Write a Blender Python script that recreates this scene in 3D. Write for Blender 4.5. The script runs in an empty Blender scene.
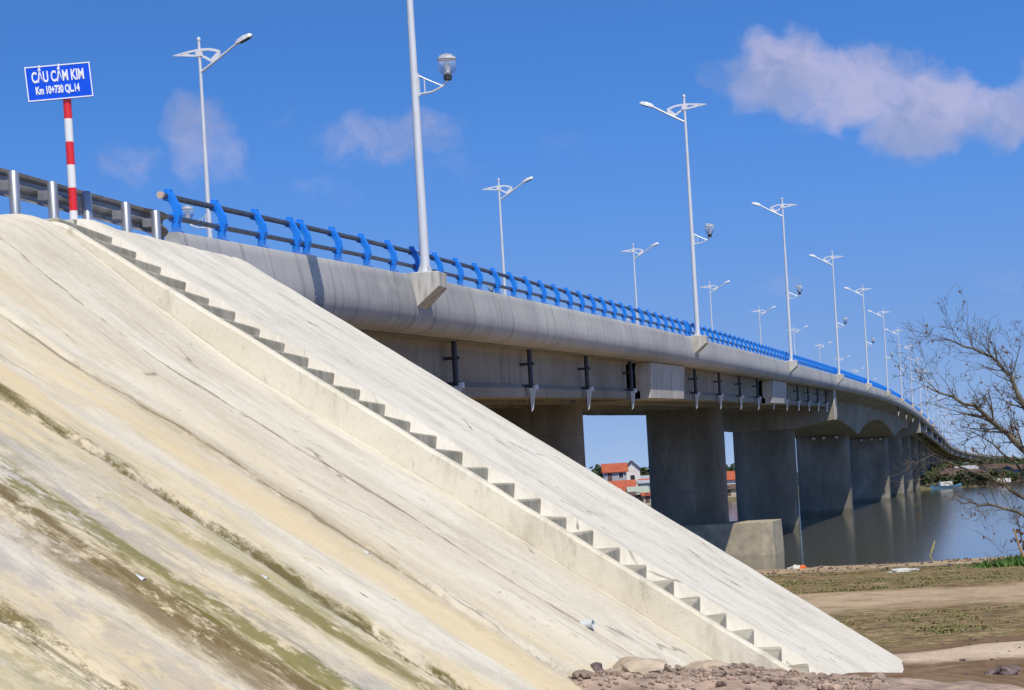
import bpy, bmesh, math, random
from mathutils import Vector, Matrix, noise
random.seed(7)
R = math.radians
scn = bpy.context.scene
COL = scn.collection

# ------------------------------------------------------------------ frame of the place
# world origin: foot of the first near-side lamp line, bridge runs along +Y, z = 0 at eye height, water at WZ
YAW = R(14.63); CA, SA = math.cos(YAW), math.sin(YAW)
CAM = Vector((10.26, -33.5, 0.0))
WZ = -3.9
def at(right, depth, z):                      # a point so many metres right / ahead of where the photographer stood
    return Vector((CAM.x + right*CA - depth*SA, CAM.y + right*SA + depth*CA, z))
def depth_of(x, y):
    return -(x-CAM.x)*SA + (y-CAM.y)*CA
def right_of(x, y):
    return (x-CAM.x)*CA + (y-CAM.y)*SA
def sst(a, b, x):
    t = max(0.0, min(1.0, (x-a)/(b-a))); return t*t*(3-2*t)
def lerp_tab(tab, x):
    if x <= tab[0][0]: return tab[0][1]
    for (x0, y0), (x1, y1) in zip(tab, tab[1:]):
        if x <= x1: return y0 + (y1-y0)*(x-x0)/(x1-x0)
    return tab[-1][1]
def smooth_tab(tab, x):                       # Catmull-Rom (non uniform, finite-difference tangents)
    n = len(tab)
    if x <= tab[0][0] or x >= tab[-1][0]: return lerp_tab(tab, x)
    for i in range(n-1):
        x0, y0 = tab[i]; x1, y1 = tab[i+1]
        if x <= x1:
            m0 = (y1-tab[max(i-1, 0)][1])/(x1-tab[max(i-1, 0)][0])
            m1 = (tab[min(i+2, n-1)][1]-y0)/(tab[min(i+2, n-1)][0]-x0)
            h = x1-x0; t = (x-x0)/h
            return (2*t**3-3*t**2+1)*y0 + (t**3-2*t**2+t)*h*m0 + (-2*t**3+3*t**2)*y1 + (t**3-t**2)*h*m1
PROF = [(-60, 1.9), (-20, 3.42), (-11, 3.83), (0, 4.34), (33, 5.5), (67, 6.5), (100, 7.42), (133, 8.25), (166, 8.95), (200, 9.42),
        (235, 9.68), (270, 9.7), (310, 9.45), (360, 9.0), (410, 8.5), (460, 7.85), (510, 7.2), (560, 6.6), (620, 5.9), (700, 5.0), (800, 4.2), (900, 3.4)]
def prof(y): return smooth_tab(PROF, y)       # top of the parapet
def plan(y): return 0.0 if y < 480 else (y-480)**2*0.00022

# ------------------------------------------------------------------ helpers
class MB:
    def __init__(s): s.v = []; s.f = []
    def add(s, vs, fs):
        o = len(s.v); s.v += [tuple(p) for p in vs]; s.f += [tuple(i+o for i in f) for f in fs]; return s
    def box(s, x0, x1, y0, y1, z0, z1):
        return s.add([(x0,y0,z0),(x1,y0,z0),(x1,y1,z0),(x0,y1,z0),(x0,y0,z1),(x1,y0,z1),(x1,y1,z1),(x0,y1,z1)],
                     [(0,3,2,1),(4,5,6,7),(0,1,5,4),(1,2,6,5),(2,3,7,6),(3,0,4,7)])
    def hexa(s, bot, top):
        return s.add(list(bot)+list(top), [(3,2,1,0),(4,5,6,7),(0,1,5,4),(1,2,6,5),(2,3,7,6),(3,0,4,7)])
    def loft(s, rings, cap=True):             # rings of equal length
        n = len(rings[0]); o = len(s.v)
        for r in rings: s.v += [tuple(p) for p in r]
        for k in range(len(rings)-1):
            for i in range(n):
                j = (i+1) % n
                s.f.append((o+k*n+i, o+k*n+j, o+(k+1)*n+j, o+(k+1)*n+i))
        if cap:
            s.f.append(tuple(o+i for i in reversed(range(n)))); s.f.append(tuple(o+(len(rings)-1)*n+i for i in range(n)))
        return s
    def tube(s, pts, rad, n=8, cap=True):
        pts = [Vector(p) for p in pts]
        if not isinstance(rad, (list, tuple)): rad = [rad]*len(pts)
        rings = []; prev = None
        for i, p in enumerate(pts):
            d = (pts[min(i+1, len(pts)-1)] - pts[max(i-1, 0)]).normalized()
            if prev is None:
                ref = Vector((0, 0, 1)) if abs(d.z) < .9 else Vector((1, 0, 0))
                a = d.cross(ref).normalized()
            else:
                a = (prev - d*prev.dot(d)).normalized()
            prev = a; b = d.cross(a)
            rings.append([p + (a*math.cos(2*math.pi*k/n) + b*math.sin(2*math.pi*k/n))*rad[i] for k in range(n)])
        return s.loft(rings, cap)
    def lathe(s, prof_, n=16, c=(0, 0, 0)):
        rings = [[(c[0]+r*math.cos(2*math.pi*k/n), c[1]+r*math.sin(2*math.pi*k/n), c[2]+z) for k in range(n)] for r, z in prof_]
        return s.loft(rings)
    def band(s, pts, widths, y0, y1):         # plate in the xz plane following pts
        rings = []
        for i, (x, z) in enumerate(pts):
            a = Vector(pts[max(i-1, 0)]); b = Vector(pts[min(i+1, len(pts)-1)])
            d = (b-a).normalized(); nn = Vector((-d.y, d.x))*widths[i]*.5
            rings.append([(x+nn.x, y0, z+nn.y), (x-nn.x, y0, z-nn.y), (x-nn.x, y1, z-nn.y), (x+nn.x, y1, z+nn.y)])
        return s.loft(rings)
    def build(s, name, mat, parent=None, smooth=False, bevel=0, loc=None, fix=True):
        me = bpy.data.meshes.new(name); me.from_pydata(s.v, [], s.f); me.update()
        if fix:
            bm = bmesh.new(); bm.from_mesh(me); bmesh.ops.recalc_face_normals(bm, faces=bm.faces[:]); bm.to_mesh(me); bm.free()
        return link(name, me, mat, parent, smooth, bevel, loc)
def link(name, me, mat, parent=None, smooth=False, bevel=0, loc=None):
    o = bpy.data.objects.new(name, me); COL.objects.link(o)
    if mat is not None: me.materials.append(mat)
    if parent is not None: o.parent = parent
    if loc is not None: o.location = loc
    if smooth:
        me.polygons.foreach_set('use_smooth', [True]*len(me.polygons))
        try: me.set_sharp_from_angle(angle=R(40))
        except Exception: pass
    if bevel:
        m = o.modifiers.new('bevel', 'BEVEL'); m.width = bevel; m.segments = 2; m.limit_method = 'ANGLE'; m.angle_limit = R(35)
    return o
def tag(o, label=None, cat=None, group=None, kind=None):
    if label: o['label'] = label
    if cat: o['category'] = cat
    if group: o['group'] = group
    if kind: o['kind'] = kind
    return o
def empty(name, label, cat, loc=(0, 0, 0), rz=0, group=None):
    o = bpy.data.objects.new(name, None); COL.objects.link(o); o.empty_display_size = .2
    o.location = loc; o.rotation_euler = (0, 0, rz)
    return tag(o, label, cat, group)
def copy_tree(o, parent=None):
    c = o.copy(); COL.objects.link(c)
    if parent is not None: c.parent = parent
    for ch in o.children[:]: copy_tree(ch, c)
    return c
ORD = ['first', 'second', 'third', 'fourth', 'fifth', 'sixth', 'seventh', 'eighth', 'ninth', 'tenth', 'eleventh', 'twelfth',
       'thirteenth', 'fourteenth', 'fifteenth', 'sixteenth', 'seventeenth', 'eighteenth', 'nineteenth', 'twentieth']

# ------------------------------------------------------------------ materials
class NT:
    def __init__(s, name):
        s.m = bpy.data.materials.new(name); s.m.use_nodes = True; s.t = s.m.node_tree
        s.bs = s.t.nodes['Principled BSDF']; s.out = s.t.nodes['Material Output']
    def n(s, typ, **k):
        o = s.t.nodes.new(typ)
        for a, b in k.items(): setattr(o, a, b)
        return o
    def l(s, a, b): s.t.links.new(a, b)
    def val(s, sock, v):
        if hasattr(v, 'is_linked') or hasattr(v, 'links'): s.l(v, sock)
        else: sock.default_value = v
    def coord(s, which='Object'):
        return s.n('ShaderNodeTexCoord').outputs[which]
    def mapping(s, vec, scale=(1, 1, 1), loc=(0, 0, 0)):
        m = s.n('ShaderNodeMapping'); s.l(vec, m.inputs[0]); m.inputs['Scale'].default_value = scale; m.inputs['Location'].default_value = loc
        return m.outputs[0]
    def noise(s, vec, scale=1, detail=4, rough=.55, dist=0):
        n_ = s.n('ShaderNodeTexNoise'); s.l(vec, n_.inputs['Vector'])
        n_.inputs['Scale'].default_value = scale; n_.inputs['Detail'].default_value = detail
        n_.inputs['Roughness'].default_value = rough; n_.inputs['Distortion'].default_value = dist
        return n_.outputs['Fac']
    def ramp(s, fac, stops):
        r = s.n('ShaderNodeValToRGB'); s.l(fac, r.inputs[0]); e = r.color_ramp.elements
        while len(e) > 1: e.remove(e[-1])
        e[0].position = stops[0][0]; e[0].color = c4(stops[0][1])
        for p, c in stops[1:]:
            x = e.new(p); x.color = c4(c)
        return r.outputs[0]
    def mix(s, fac, a, b, mode='MIX'):
        m = s.n('ShaderNodeMix', data_type='RGBA', blend_type=mode); s.val(m.inputs[0], fac)
        s.val(m.inputs[6], c4(a) if isinstance(a, (tuple, list, float)) else a); s.val(m.inputs[7], c4(b) if isinstance(b, (tuple, list, float)) else b)
        return m.outputs[2]
    def math(s, op, a, b=0.0, c=0.0, clamp=False):
        m = s.n('ShaderNodeMath', operation=op); m.use_clamp = clamp
        s.val(m.inputs[0], a); s.val(m.inputs[1], b); s.val(m.inputs[2], c); return m.outputs[0]
    def rng(s, v, a, b, c=0.0, d=1.0):
        m = s.n('ShaderNodeMapRange', interpolation_type='SMOOTHSTEP'); s.val(m.inputs[0], v)
        m.inputs[1].default_value = a; m.inputs[2].default_value = b; m.inputs[3].default_value = c; m.inputs[4].default_value = d
        return m.outputs[0]
    def sep(s, vec):
        x = s.n('ShaderNodeSeparateXYZ'); s.l(vec, x.inputs[0]); return x.outputs
    def comb(s, x, y, z=0.0):
        c = s.n('ShaderNodeCombineXYZ'); s.val(c.inputs[0], x); s.val(c.inputs[1], y); s.val(c.inputs[2], z); return c.outputs[0]
    def bump(s, h, strength=.3, dist=.02):
        b = s.n('ShaderNodeBump'); s.l(h, b.inputs['Height']); b.inputs['Strength'].default_value = strength; b.inputs['Distance'].default_value = dist
        s.l(b.outputs[0], s.bs.inputs['Normal'])
    def done(s, col, rough=.8, metal=0.0, spec=.3):
        s.val(s.bs.inputs['Base Color'], c4(col) if isinstance(col, (tuple, list)) else col)
        s.val(s.bs.inputs['Roughness'], rough); s.bs.inputs['Metallic'].default_value = metal
        s.bs.inputs['Specular IOR Level'].default_value = spec
        return s.m
def c4(c):
    if isinstance(c, float): c = (c, c, c)
    return (c[0], c[1], c[2], 1.0)
def plain(name, col, rough=.6, metal=0.0, var=.15, scale=6, spec=.4, bump=0):
    t = NT(name); v = t.coord(); f = t.noise(v, scale, 5, .6)
    lo = tuple(x*(1-var) for x in col); hi = tuple(min(1, x*(1+var)) for x in col)
    if bump: t.bump(t.noise(v, scale*4, 4, .6), bump, .01)
    return t.done(t.ramp(f, [(.3, lo), (.7, hi)]), rough, metal, spec)

M = {}
def mat_parapet():
    t = NT('parapet_concrete'); v = t.coord(); x, y, z = t.sep(v)
    big = t.noise(t.mapping(v, (0, .22, .35)), 1, 5, .6)
    c = t.ramp(big, [(.3, (.335, .338, .34)), (.5, (.43, .432, .43)), (.7, (.53, .528, .515))])
    st = t.noise(t.mapping(v, (0, 2.6, .16)), 1.4, 5, .7)                       # rain streaks run down the face
    c = t.mix(t.rng(st, .52, .68, 0, .6), c, (.17, .16, .15))
    st5 = t.noise(t.mapping(v, (0, 9, .35), (1, 4, 2)), 1, 6, .72); c = t.mix(t.rng(st5, .56, .70, 0, .4), c, (.15, .14, .13))
    blot = t.noise(t.mapping(v, (1, 1.2, 1.6), (5, 2, 8)), 1, 6, .7); c = t.mix(t.rng(blot, .52, .68, 0, .35), c, (.56, .54, .50))
    st2 = t.noise(t.mapping(v, (0, 5, .1), (3, 1, 7)), 1.0, 3, .6)
    c = t.mix(t.rng(st2, .62, .72, 0, .5), c, (.55, .54, .52))
    seg = t.math('FRACT', t.math('MULTIPLY', t.math('ADD', y, 100.35), 1/1.85))     # form joints
    d = t.math('ABSOLUTE', t.math('SUBTRACT', seg, .5))
    line = t.rng(d, .488, .497)
    c = t.mix(t.math('MULTIPLY', line, .55), c, (.16, .155, .15))
    cell = t.n('ShaderNodeTexWhiteNoise', noise_dimensions='1D'); t.l(t.math('FLOOR', t.math('MULTIPLY', t.math('ADD', y, 100.35), 1/1.85)), cell.inputs['W'])
    c = t.mix(t.math('MULTIPLY', cell.outputs['Value'], .22), c, (.24, .24, .245))
    fine = t.noise(v, 30, 4, .7); t.bump(fine, .25, .01)
    return t.done(c, .85)
def mat_underside():
    t = NT('girder_concrete'); v = t.coord()
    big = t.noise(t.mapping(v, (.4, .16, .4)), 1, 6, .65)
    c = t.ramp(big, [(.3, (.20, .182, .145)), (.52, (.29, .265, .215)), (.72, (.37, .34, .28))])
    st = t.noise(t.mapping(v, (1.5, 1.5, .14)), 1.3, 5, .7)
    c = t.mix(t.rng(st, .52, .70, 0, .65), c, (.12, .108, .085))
    st4 = t.noise(t.mapping(v, (4, 3.5, .25), (2, 2, 9)), 1, 5, .7); c = t.mix(t.rng(st4, .6, .7, 0, .45), c, (.46, .43, .36))
    t.bump(t.noise(v, 14, 4, .7), .2, .01)
    return t.done(c, .9)
def mat_pier():
    t = NT('pier_concrete'); v = t.coord(); x, y, z = t.sep(v)
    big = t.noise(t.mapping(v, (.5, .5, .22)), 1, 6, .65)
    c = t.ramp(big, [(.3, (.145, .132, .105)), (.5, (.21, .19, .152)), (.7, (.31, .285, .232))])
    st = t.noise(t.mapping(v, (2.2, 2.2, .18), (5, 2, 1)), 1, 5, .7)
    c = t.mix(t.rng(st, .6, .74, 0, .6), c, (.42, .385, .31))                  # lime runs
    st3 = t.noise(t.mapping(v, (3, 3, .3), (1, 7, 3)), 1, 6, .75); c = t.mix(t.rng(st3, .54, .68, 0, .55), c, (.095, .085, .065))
    lift = t.math('FRACT', t.math('MULTIPLY', t.math('ADD', z, 10.0), 1/2.4))   # pour lifts
    c = t.mix(t.rng(t.math('ABSOLUTE', t.math('SUBTRACT', lift, .5)), .485, .495, 0, .5), c, (.15, .15, .14))
    wet = t.rng(t.math('ADD', z, t.math('MULTIPLY', big, .5)), WZ+.25+.35, WZ+.25+.75, 1, 0)
    c = t.mix(t.math('MULTIPLY', wet, .7), c, (.09, .085, .06))                # tide mark
    t.bump(t.noise(v, 18, 4, .7), .25, .01)
    return t.done(c, .88)
def mat_pale():
    t = NT('pale_concrete'); v = t.coord()
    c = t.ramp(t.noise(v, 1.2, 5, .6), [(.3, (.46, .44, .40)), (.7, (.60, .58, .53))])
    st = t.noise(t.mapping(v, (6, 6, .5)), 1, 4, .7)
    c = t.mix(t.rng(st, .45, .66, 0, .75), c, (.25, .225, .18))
    t.bump(t.noise(v, 30, 4, .7), .2, .01)
    return t.done(c, .85)
def mat_slope(left):
    """cement skin of the embankment; object coords: x down the slope, y along it"""
    t = NT('slope_cement_weathered' if left else 'slope_cement'); v = t.coord(); x, y, z = t.sep(v)
    warp = t.noise(t.mapping(v, (.5, 1.3, .5)), 1, 4, .6)
    yw = t.math('ADD', y, t.math('MULTIPLY', t.math('SUBTRACT', warp, .5), .5))
    p = t.comb(x, yw, 0.0)
    broad = t.noise(t.mapping(p, (.32, .8, 1)), 1, 7, .62)
    streak = t.noise(t.mapping(p, (1.3, 2.6, 1), (3, 0, 0)), 1, 8, .7)
    fine = t.noise(t.mapping(p, (7, 9, 1)), 1, 7, .75)
    grit = t.noise(v, 55, 4, .75)
    c = t.ramp(broad, [(.28, (.60, .535, .42)), (.5, (.70, .64, .515)), (.72, (.77, .725, .61))] if left else [(.28, (.585, .54, .455)), (.5, (.68, .64, .55)), (.72, (.75, .715, .63))])
    c = t.mix(t.rng(streak, .5, .72, 0, .42 if left else .6), c, (.45, .40, .31) if left else (.42, .39, .33))
    c = t.mix(t.rng(streak, .28, .44, .38, 0), c, (.78, .73, .61) if left else (.80, .775, .705))
    c = t.mix(t.rng(fine, .58, .74, 0, .38), c, (.36, .33, .27))
    c = t.mix(t.rng(grit, .62, .72, 0, .30), c, (.30, .28, .24))
    grain = t.noise(t.mapping(v, (24, 9, 1), (1, 1, 0)), 1, 6, .8)
    c = t.mix(t.rng(grain, .54, .70, 0, .36), c, (.40, .35, .27)); c = t.mix(t.rng(grain, .36, .46, .35, 0), c, (.84, .81, .74))
    spk = t.noise(t.mapping(v, (15, 5, 1), (4, 7, 0)), 1, 5, .7)
    c = t.mix(t.math('MULTIPLY', t.rng(spk, .64, .68, 0, .75), t.rng(t.noise(t.mapping(v, (.6, .9, 1), (3, 8, 0)), 1, 4), .47, .6)), c, (.19, .165, .12))
    if not left:
        gm = t.noise(t.mapping(p, (1.0, 1.3, 1), (2, 6, 1)), 1, 9, .74); c = t.mix(t.math('MULTIPLY', t.rng(gm, .48, .62), .36), c, (.45, .41, .33))
    # pits, hairline cracks and trowel scars lying along the fall
    pit = t.noise(t.mapping(v, (7, 8, 1), (9, 4, 0)), 1, 4, .6)
    c = t.mix(t.rng(pit, .695, .725, 0, .8), c, (.20, .175, .14))
    vor = t.n('ShaderNodeTexVoronoi', feature='DISTANCE_TO_EDGE'); t.l(t.mapping(t.comb(x, yw, warp), (.30, .85, .3)), vor.inputs['Vector']); vor.inputs['Scale'].default_value = 1.3
    cr = t.math('MULTIPLY', t.rng(vor.outputs['Distance'], .0, .012, 1, 0), t.rng(t.noise(t.mapping(v, (.9, 1.5, 1), (2, 2, 2)), 1, 3), .48, .6))
    c = t.mix(t.math('MULTIPLY', cr, .75), c, (.18, .16, .12))
    scar = t.noise(t.mapping(v, (2.2, 5, 1), (7, 3, 5)), 1, 6, .7)
    c = t.mix(t.math('MULTIPLY', t.rng(scar, .66, .70, 0, .7), t.rng(grain, .42, .55)), c, (.24, .215, .17))
    hgt = t.math('ADD', t.math('MULTIPLY', streak, .5), t.math('ADD', t.math('MULTIPLY', fine, .35), t.math('MULTIPLY', grit, .25)))
    if left:
        gm = t.noise(t.mapping(p, (1.1, 1.5, 1), (5, 5, 1)), 1, 9, .74); c = t.mix(t.math('MULTIPLY', t.rng(gm, .47, .62), .34), c, (.44, .37, .26))
        # yellow ochre wash low on the slope
        low = t.math('MULTIPLY', t.rng(y, -7.5, -10.5), t.rng(t.noise(t.mapping(p, (.5, 1.2, 1), (1, 5, 2)), 1, 5, .6), .36, .62))
        c = t.mix(t.math('MULTIPLY', low, .72), c, (.72, .57, .32))
        grey = t.math('MULTIPLY', t.rng(y, -10.0, -13.0), t.rng(t.noise(t.mapping(p, (.7, 1.8, 1), (7, 5, 2)), 1, 6, .65), .47, .62))
        c = t.mix(t.math('MULTIPLY', grey, .62), c, (.43, .40, .385))
        moss = t.math('MULTIPLY', t.rng(y, -10.5, -12.5), t.rng(t.noise(t.mapping(p, (1.6, 3.0, 1), (2, 9, 4)), 1, 9, .74), .52, .66))
        c = t.mix(t.math('MULTIPLY', moss, .6), c, (.30, .265, .12))
        edge = t.noise(t.mapping(v, (2.6, 5.0, 1), (0, 3, 1)), 1, 11, .8)
        hole = t.noise(t.mapping(v, (9, 6, 1), (6, 1, 2)), 1, 7, .75)
        brk = t.noise(t.mapping(v, (.55, 1.2, 1), (4, 3, 1)), 1, 4, .6)
        # grime and moss along the pour joints: (centre, half width, start down the slope, strength, colour, gappiness)
        for yc, w, x0, amt, col, gap, lo, hi in ((-9.85, .10, .6, .50, (.34, .28, .19), .46, .3, 1.0), (-9.95, .45, 2.8, .35, (.46, .37, .24), .48, -.1, 1.3), (-7.75, .05, .2, .40, (.33, .28, .2), .48, .4, .9),
                                    (-12.15, .55, 3.2, .55, (.36, .32, .12), .44, -.2, 1.2), (-11.85, .12, 2.3, .92, (.11, .09, .02), .45, .1, 1.0), (-12.35, .14, 4.2, .75, (.17, .135, .03), .42, .2, 1.0),
                                    (-13.1, .35, 2.9, .6, (.36, .33, .30), .45, -.1, 1.2), (-13.75, .20, 2.7, .86, (.14, .10, .035), .46, .1, 1.0), (-14.0, .30, 3.5, .80, (.18, .125, .05), .46, .0, 1.1),
                                    (-13.4, .24, 3.0, .8, (.18, .16, .03), .5, .3, .9), (-14.6, .3, 3.3, .5, (.40, .36, .33), .46, -.1, 1.2),
                                    (-15.25, .16, 3.4, .95, (.13, .095, .025), .40, .2, 1.0), (-15.6, .45, 3.8, .6, (.33, .29, .14), .45, -.1, 1.2),
                                    (-16.9, .6, 3.6, .55, (.30, .26, .13), .44, -.1, 1.2)):
            d = t.math('ABSOLUTE', t.math('SUBTRACT', yw, yc))
            m = t.rng(t.math('SUBTRACT', t.math('DIVIDE', d, w*1.25), t.math('MULTIPLY', t.math('SUBTRACT', edge, .5), 3.6)), lo, hi, 1, 0)
            m = t.math('MULTIPLY', m, t.rng(t.math('ADD', x, t.math('MULTIPLY', brk, 1.5)), x0+.3, x0+1.5))
            m = t.math('MULTIPLY', m, t.rng(t.math('ADD', brk, t.math('MULTIPLY', t.math('SUBTRACT', hole, .5), .9)), gap-.07, gap+.07))
            c = t.mix(t.math('MULTIPLY', m, amt), c, col)
        # thin dark line at the joint itself
        for yc in (-5.43, -7.75, -9.85, -11.85, -15.25):
            d = t.math('ABSOLUTE', t.math('SUBTRACT', yw if yc < -6 else y, yc))
            m = t.math('MULTIPLY', t.rng(d, .006, .03, 1, 0), t.rng(edge, .42, .55))
            c = t.mix(t.math('MULTIPLY', m, .7), c, (.15, .12, .07))
    t.bump(hgt, .55, .03)
    return t.done(c, .92, 0, .15)
def mat_stairwall():
    t = NT('stair_wall_render'); v = t.coord(); x, y, z = t.sep(v)
    c = t.ramp(t.noise(t.mapping(v, (.7, 1, 1.5)), 1, 5, .6), [(.3, (.64, .58, .455)), (.6, (.72, .675, .56)), (.8, (.76, .73, .63))])
    st = t.noise(t.mapping(v, (2.2, 2, .6), (2, 0, 0)), 1, 5, .7)
    c = t.mix(t.rng(st, .50, .66, 0, .6), c, (.45, .41, .31))
    dr = t.noise(t.mapping(v, (3.5, 3, 1.2), (8, 1, 0)), 1, 7, .75); c = t.mix(t.rng(dr, .58, .68, 0, .5), c, (.32, .29, .21)); gr = t.noise(t.mapping(v, (20, 20, 20)), 1, 6, .8); c = t.mix(t.rng(gr, .55, .68, 0, .35), c, (.36, .32, .24))
    c = t.mix(t.rng(t.noise(t.mapping(v, (5, 5, 4)), 1, 6, .7), .6, .72, 0, .5), c, (.33, .30, .2))
    t.bump(t.noise(v, 40, 4, .7), .35, .015)
    return t.done(c, .9, 0, .15)
def mat_step():
    t = NT('step_concrete'); v = t.coord()
    c = t.ramp(t.noise(v, 2.5, 6, .65), [(.3, (.30, .275, .205)), (.52, (.44, .41, .32)), (.72, (.60, .56, .46))])
    st = t.noise(t.mapping(v, (8, 8, 1.2)), 1, 4, .7)
    c = t.mix(t.rng(st, .5, .7, 0, .5), c, (.19, .17, .11))
    t.bump(t.noise(v, 45, 4, .7), .35, .012)
    return t.done(c, .9, 0, .15)
def mat_ground():
    t = NT('river_bank_earth'); v = t.coord(); x, y, z = t.sep(v)
    n1 = t.noise(v, .35, 6, .65); n2 = t.noise(v, 1.6, 6, .7); n3 = t.noise(v, 9, 5, .7)
    dz = t.math('ADD', t.math('MULTIPLY', t.math('SUBTRACT', x, CAM.x), -SA), t.math('MULTIPLY', t.math('SUBTRACT', y, CAM.y), CA))
    dd = t.math('ADD', dz, t.math('MULTIPLY', t.math('SUBTRACT', n1, .5), 5.0))
    rt = t.math('ADD', t.math('MULTIPLY', t.math('SUBTRACT', x, CAM.x), CA), t.math('MULTIPLY', t.math('SUBTRACT', y, CAM.y), SA))
    earth = t.ramp(n2, [(.3, (.125, .072, .042)), (.5, (.195, .122, .072)), (.7, (.29, .20, .125))])
    sand = t.ramp(n2, [(.3, (.50, .38, .27)), (.7, (.68, .55, .42))])
    track = t.ramp(n2, [(.3, (.38, .28, .18)), (.7, (.54, .415, .28))])
    turf = t.ramp(t.noise(v, 5, 8, .78), [(.36, (.085, .105, .028)), (.47, (.18, .155, .06)), (.53, (.33, .235, .13)), (.66, (.50, .37, .23))])
    c = earth
    g = t.math('MULTIPLY', t.rng(dd, 25.5, 27.5), t.rng(n2, .36, .56)); c = t.mix(g, c, turf)
    c = t.mix(t.math('MULTIPLY', t.rng(dd, 35, 38), t.rng(dd, 44.5, 47, 1, 0)), c, track)
    rut = t.math('MULTIPLY', t.rng(t.math('ABSOLUTE', t.math('SUBTRACT', dd, 38.7)), .2, .8, 1, 0), .7)
    c = t.mix(rut, c, (.30, .215, .135))
    sd = t.math('MULTIPLY', t.math('MULTIPLY', t.rng(dz, 22.4, 23.1), t.rng(t.math('ADD', dz, t.math('MULTIPLY', n2, 1.2)), 25.0, 25.7, 1, 0)), t.rng(t.math('ADD', rt, n2), 4.9, 5.7))
    c = t.mix(sd, c, sand)
    sh = t.math('MULTIPLY', t.rng(dd, 63.5, 66.5), t.rng(dd, 200, 210, 1, 0))
    shore = t.ramp(n2, [(.32, (.22, .16, .10)), (.5, (.43, .32, .20)), (.7, (.56, .43, .29))])
    c = t.mix(sh, c, shore)
    c = t.mix(t.rng(n3, .56, .68, 0, .55), c, (.11, .075, .045))
    n4 = t.noise(v, 4.5, 8, .8); c = t.mix(t.rng(n4, .56, .66, 0, .5), c, (.42, .34, .24)); n5 = t.noise(v, .9, 7, .75); c = t.mix(t.rng(n5, .54, .64, 0, .45), c, (.13, .105, .05))
    far = t.rng(dz, 200, 300); c = t.mix(far, c, (.16, .145, .08))
    t.bump(t.math('ADD', n2, t.math('MULTIPLY', n3, .6)), .8, .08)
    return t.done(c, .95, 0, .1)
def mat_water():
    t = NT('river_water'); v = t.coord()
    w1 = t.noise(t.mapping(v, (1, 1, 1)), 1.1, 3, .55); w2 = t.noise(v, .12, 3, .5)
    h = t.math('ADD', t.math('MULTIPLY', w1, .35), w2)
    t.bump(h, .22, .10)
    t.bs.inputs['IOR'].default_value = 1.33
    return t.done((.095, .092, .065), .10, 0, .5)
def mat_blue():
    t = NT('blue_enamel'); v = t.coord()
    c = t.ramp(t.noise(v, 3, 4, .6), [(.3, (.006, .19, .76)), (.7, (.014, .26, .88))])
    c = t.mix(t.rng(t.noise(v, 24, 5, .7), .58, .72, 0, .5), c, (.09, .16, .34))
    x_, y_, z_ = t.sep(v); c = t.mix(t.rng(z_, .02, .14, .55, 0), c, (.12, .17, .28))
    return t.done(c, .38, 0, .5)
def mat_galv(name, a, b, rough=.42):
    t = NT(name); v = t.coord()
    c = t.ramp(t.noise(t.mapping(v, (9, 9, 2)), 1, 5, .65), [(.3, a), (.7, b)])
    c = t.mix(t.rng(t.noise(t.mapping(v, (20, 20, 5)), 1, 4, .7), .62, .74, 0, .35), c, (.16, .16, .165))
    return t.done(c, rough, .75, .5)
def mat_leaf(name, a, b):
    t = NT(name); oi = t.n('ShaderNodeNewGeometry'); v = t.coord()
    c = t.ramp(t.noise(v, 1.7, 6, .75), [(.36, a), (.64, b)])
    return t.done(c, .7, 0, .25)
def mat_bark():
    t = NT('bark'); v = t.coord()
    c = t.ramp(t.noise(t.mapping(v, (4, 4, 1.5)), 1, 5, .7), [(.3, (.085, .07, .05)), (.55, (.17, .145, .10)), (.75, (.29, .26, .19))])
    t.bump(t.noise(t.mapping(v, (10, 10, 3)), 1, 4, .7), .5, .03)
    return t.done(c, .9, 0, .15)
def mat_bands():
    t = NT('red_white_bands'); v = t.coord(); x, y, z = t.sep(v)
    f = t.math('FRACT', t.math('MULTIPLY', t.math('SUBTRACT', z, .36), 1/.51))   # red / white every 0.26 m
    r = t.rng(f, .495, .505)
    grime = t.noise(v, 14, 5, .7)
    c = t.mix(r, (.72, .025, .03), (.80, .80, .80))
    c = t.mix(t.math('LESS_THAN', z, .36), c, (.8, .8, .8))
    c = t.mix(t.rng(grime, .58, .75, 0, .3), c, (.3, .25, .2))
    return t.done(c, .4, 0, .5)
M['parapet'] = mat_parapet(); M['under'] = mat_underside(); M['pier'] = mat_pier(); M['pale'] = mat_pale()
M['slopeL'] = mat_slope(True); M['slopeR'] = mat_slope(False); M['wall'] = mat_stairwall(); M['step'] = mat_step()
M['ground'] = mat_ground(); M['water'] = mat_water(); M['blue'] = mat_blue()
M['rail'] = mat_galv('grey_steel_pipe', (.12, .125, .14), (.21, .215, .225), .45)
M['galv'] = mat_galv('galvanised_steel', (.38, .40, .43), (.55, .57, .60), .42)
M['pole'] = mat_galv('pale_pole_steel', (.68, .69, .70), (.80, .81, .82), .45); M['pole'].node_tree.nodes['Principled BSDF'].inputs['Metallic'].default_value = .2
M['beam'] = mat_galv('guardrail_steel', (.26, .26, .27), (.42, .42, .43), .5)
M['white'] = plain('white_paint', (.78, .78, .80), .4, 0, .05, 8)
M['dark'] = plain('dark_pvc', (.045, .05, .06), .5, 0, .3, 8)
M['spout'] = plain('pale_pvc', (.62, .66, .70), .4, 0, .1, 8)
M['joint'] = plain('joint_steel', (.12, .15, .20), .5, .1, .25, 12)
M['asphalt'] = plain('asphalt', (.05, .05, .05), .9, 0, .2, 20)
M['bark'] = mat_bark(); M['bands'] = mat_bands()
M['signblue'] = plain('sign_blue', (.0, .075, .72), .35, 0, .06, 10)
M['letter'] = plain('sign_white', (.82, .84, .86), .35, 0, .03, 10)
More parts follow.
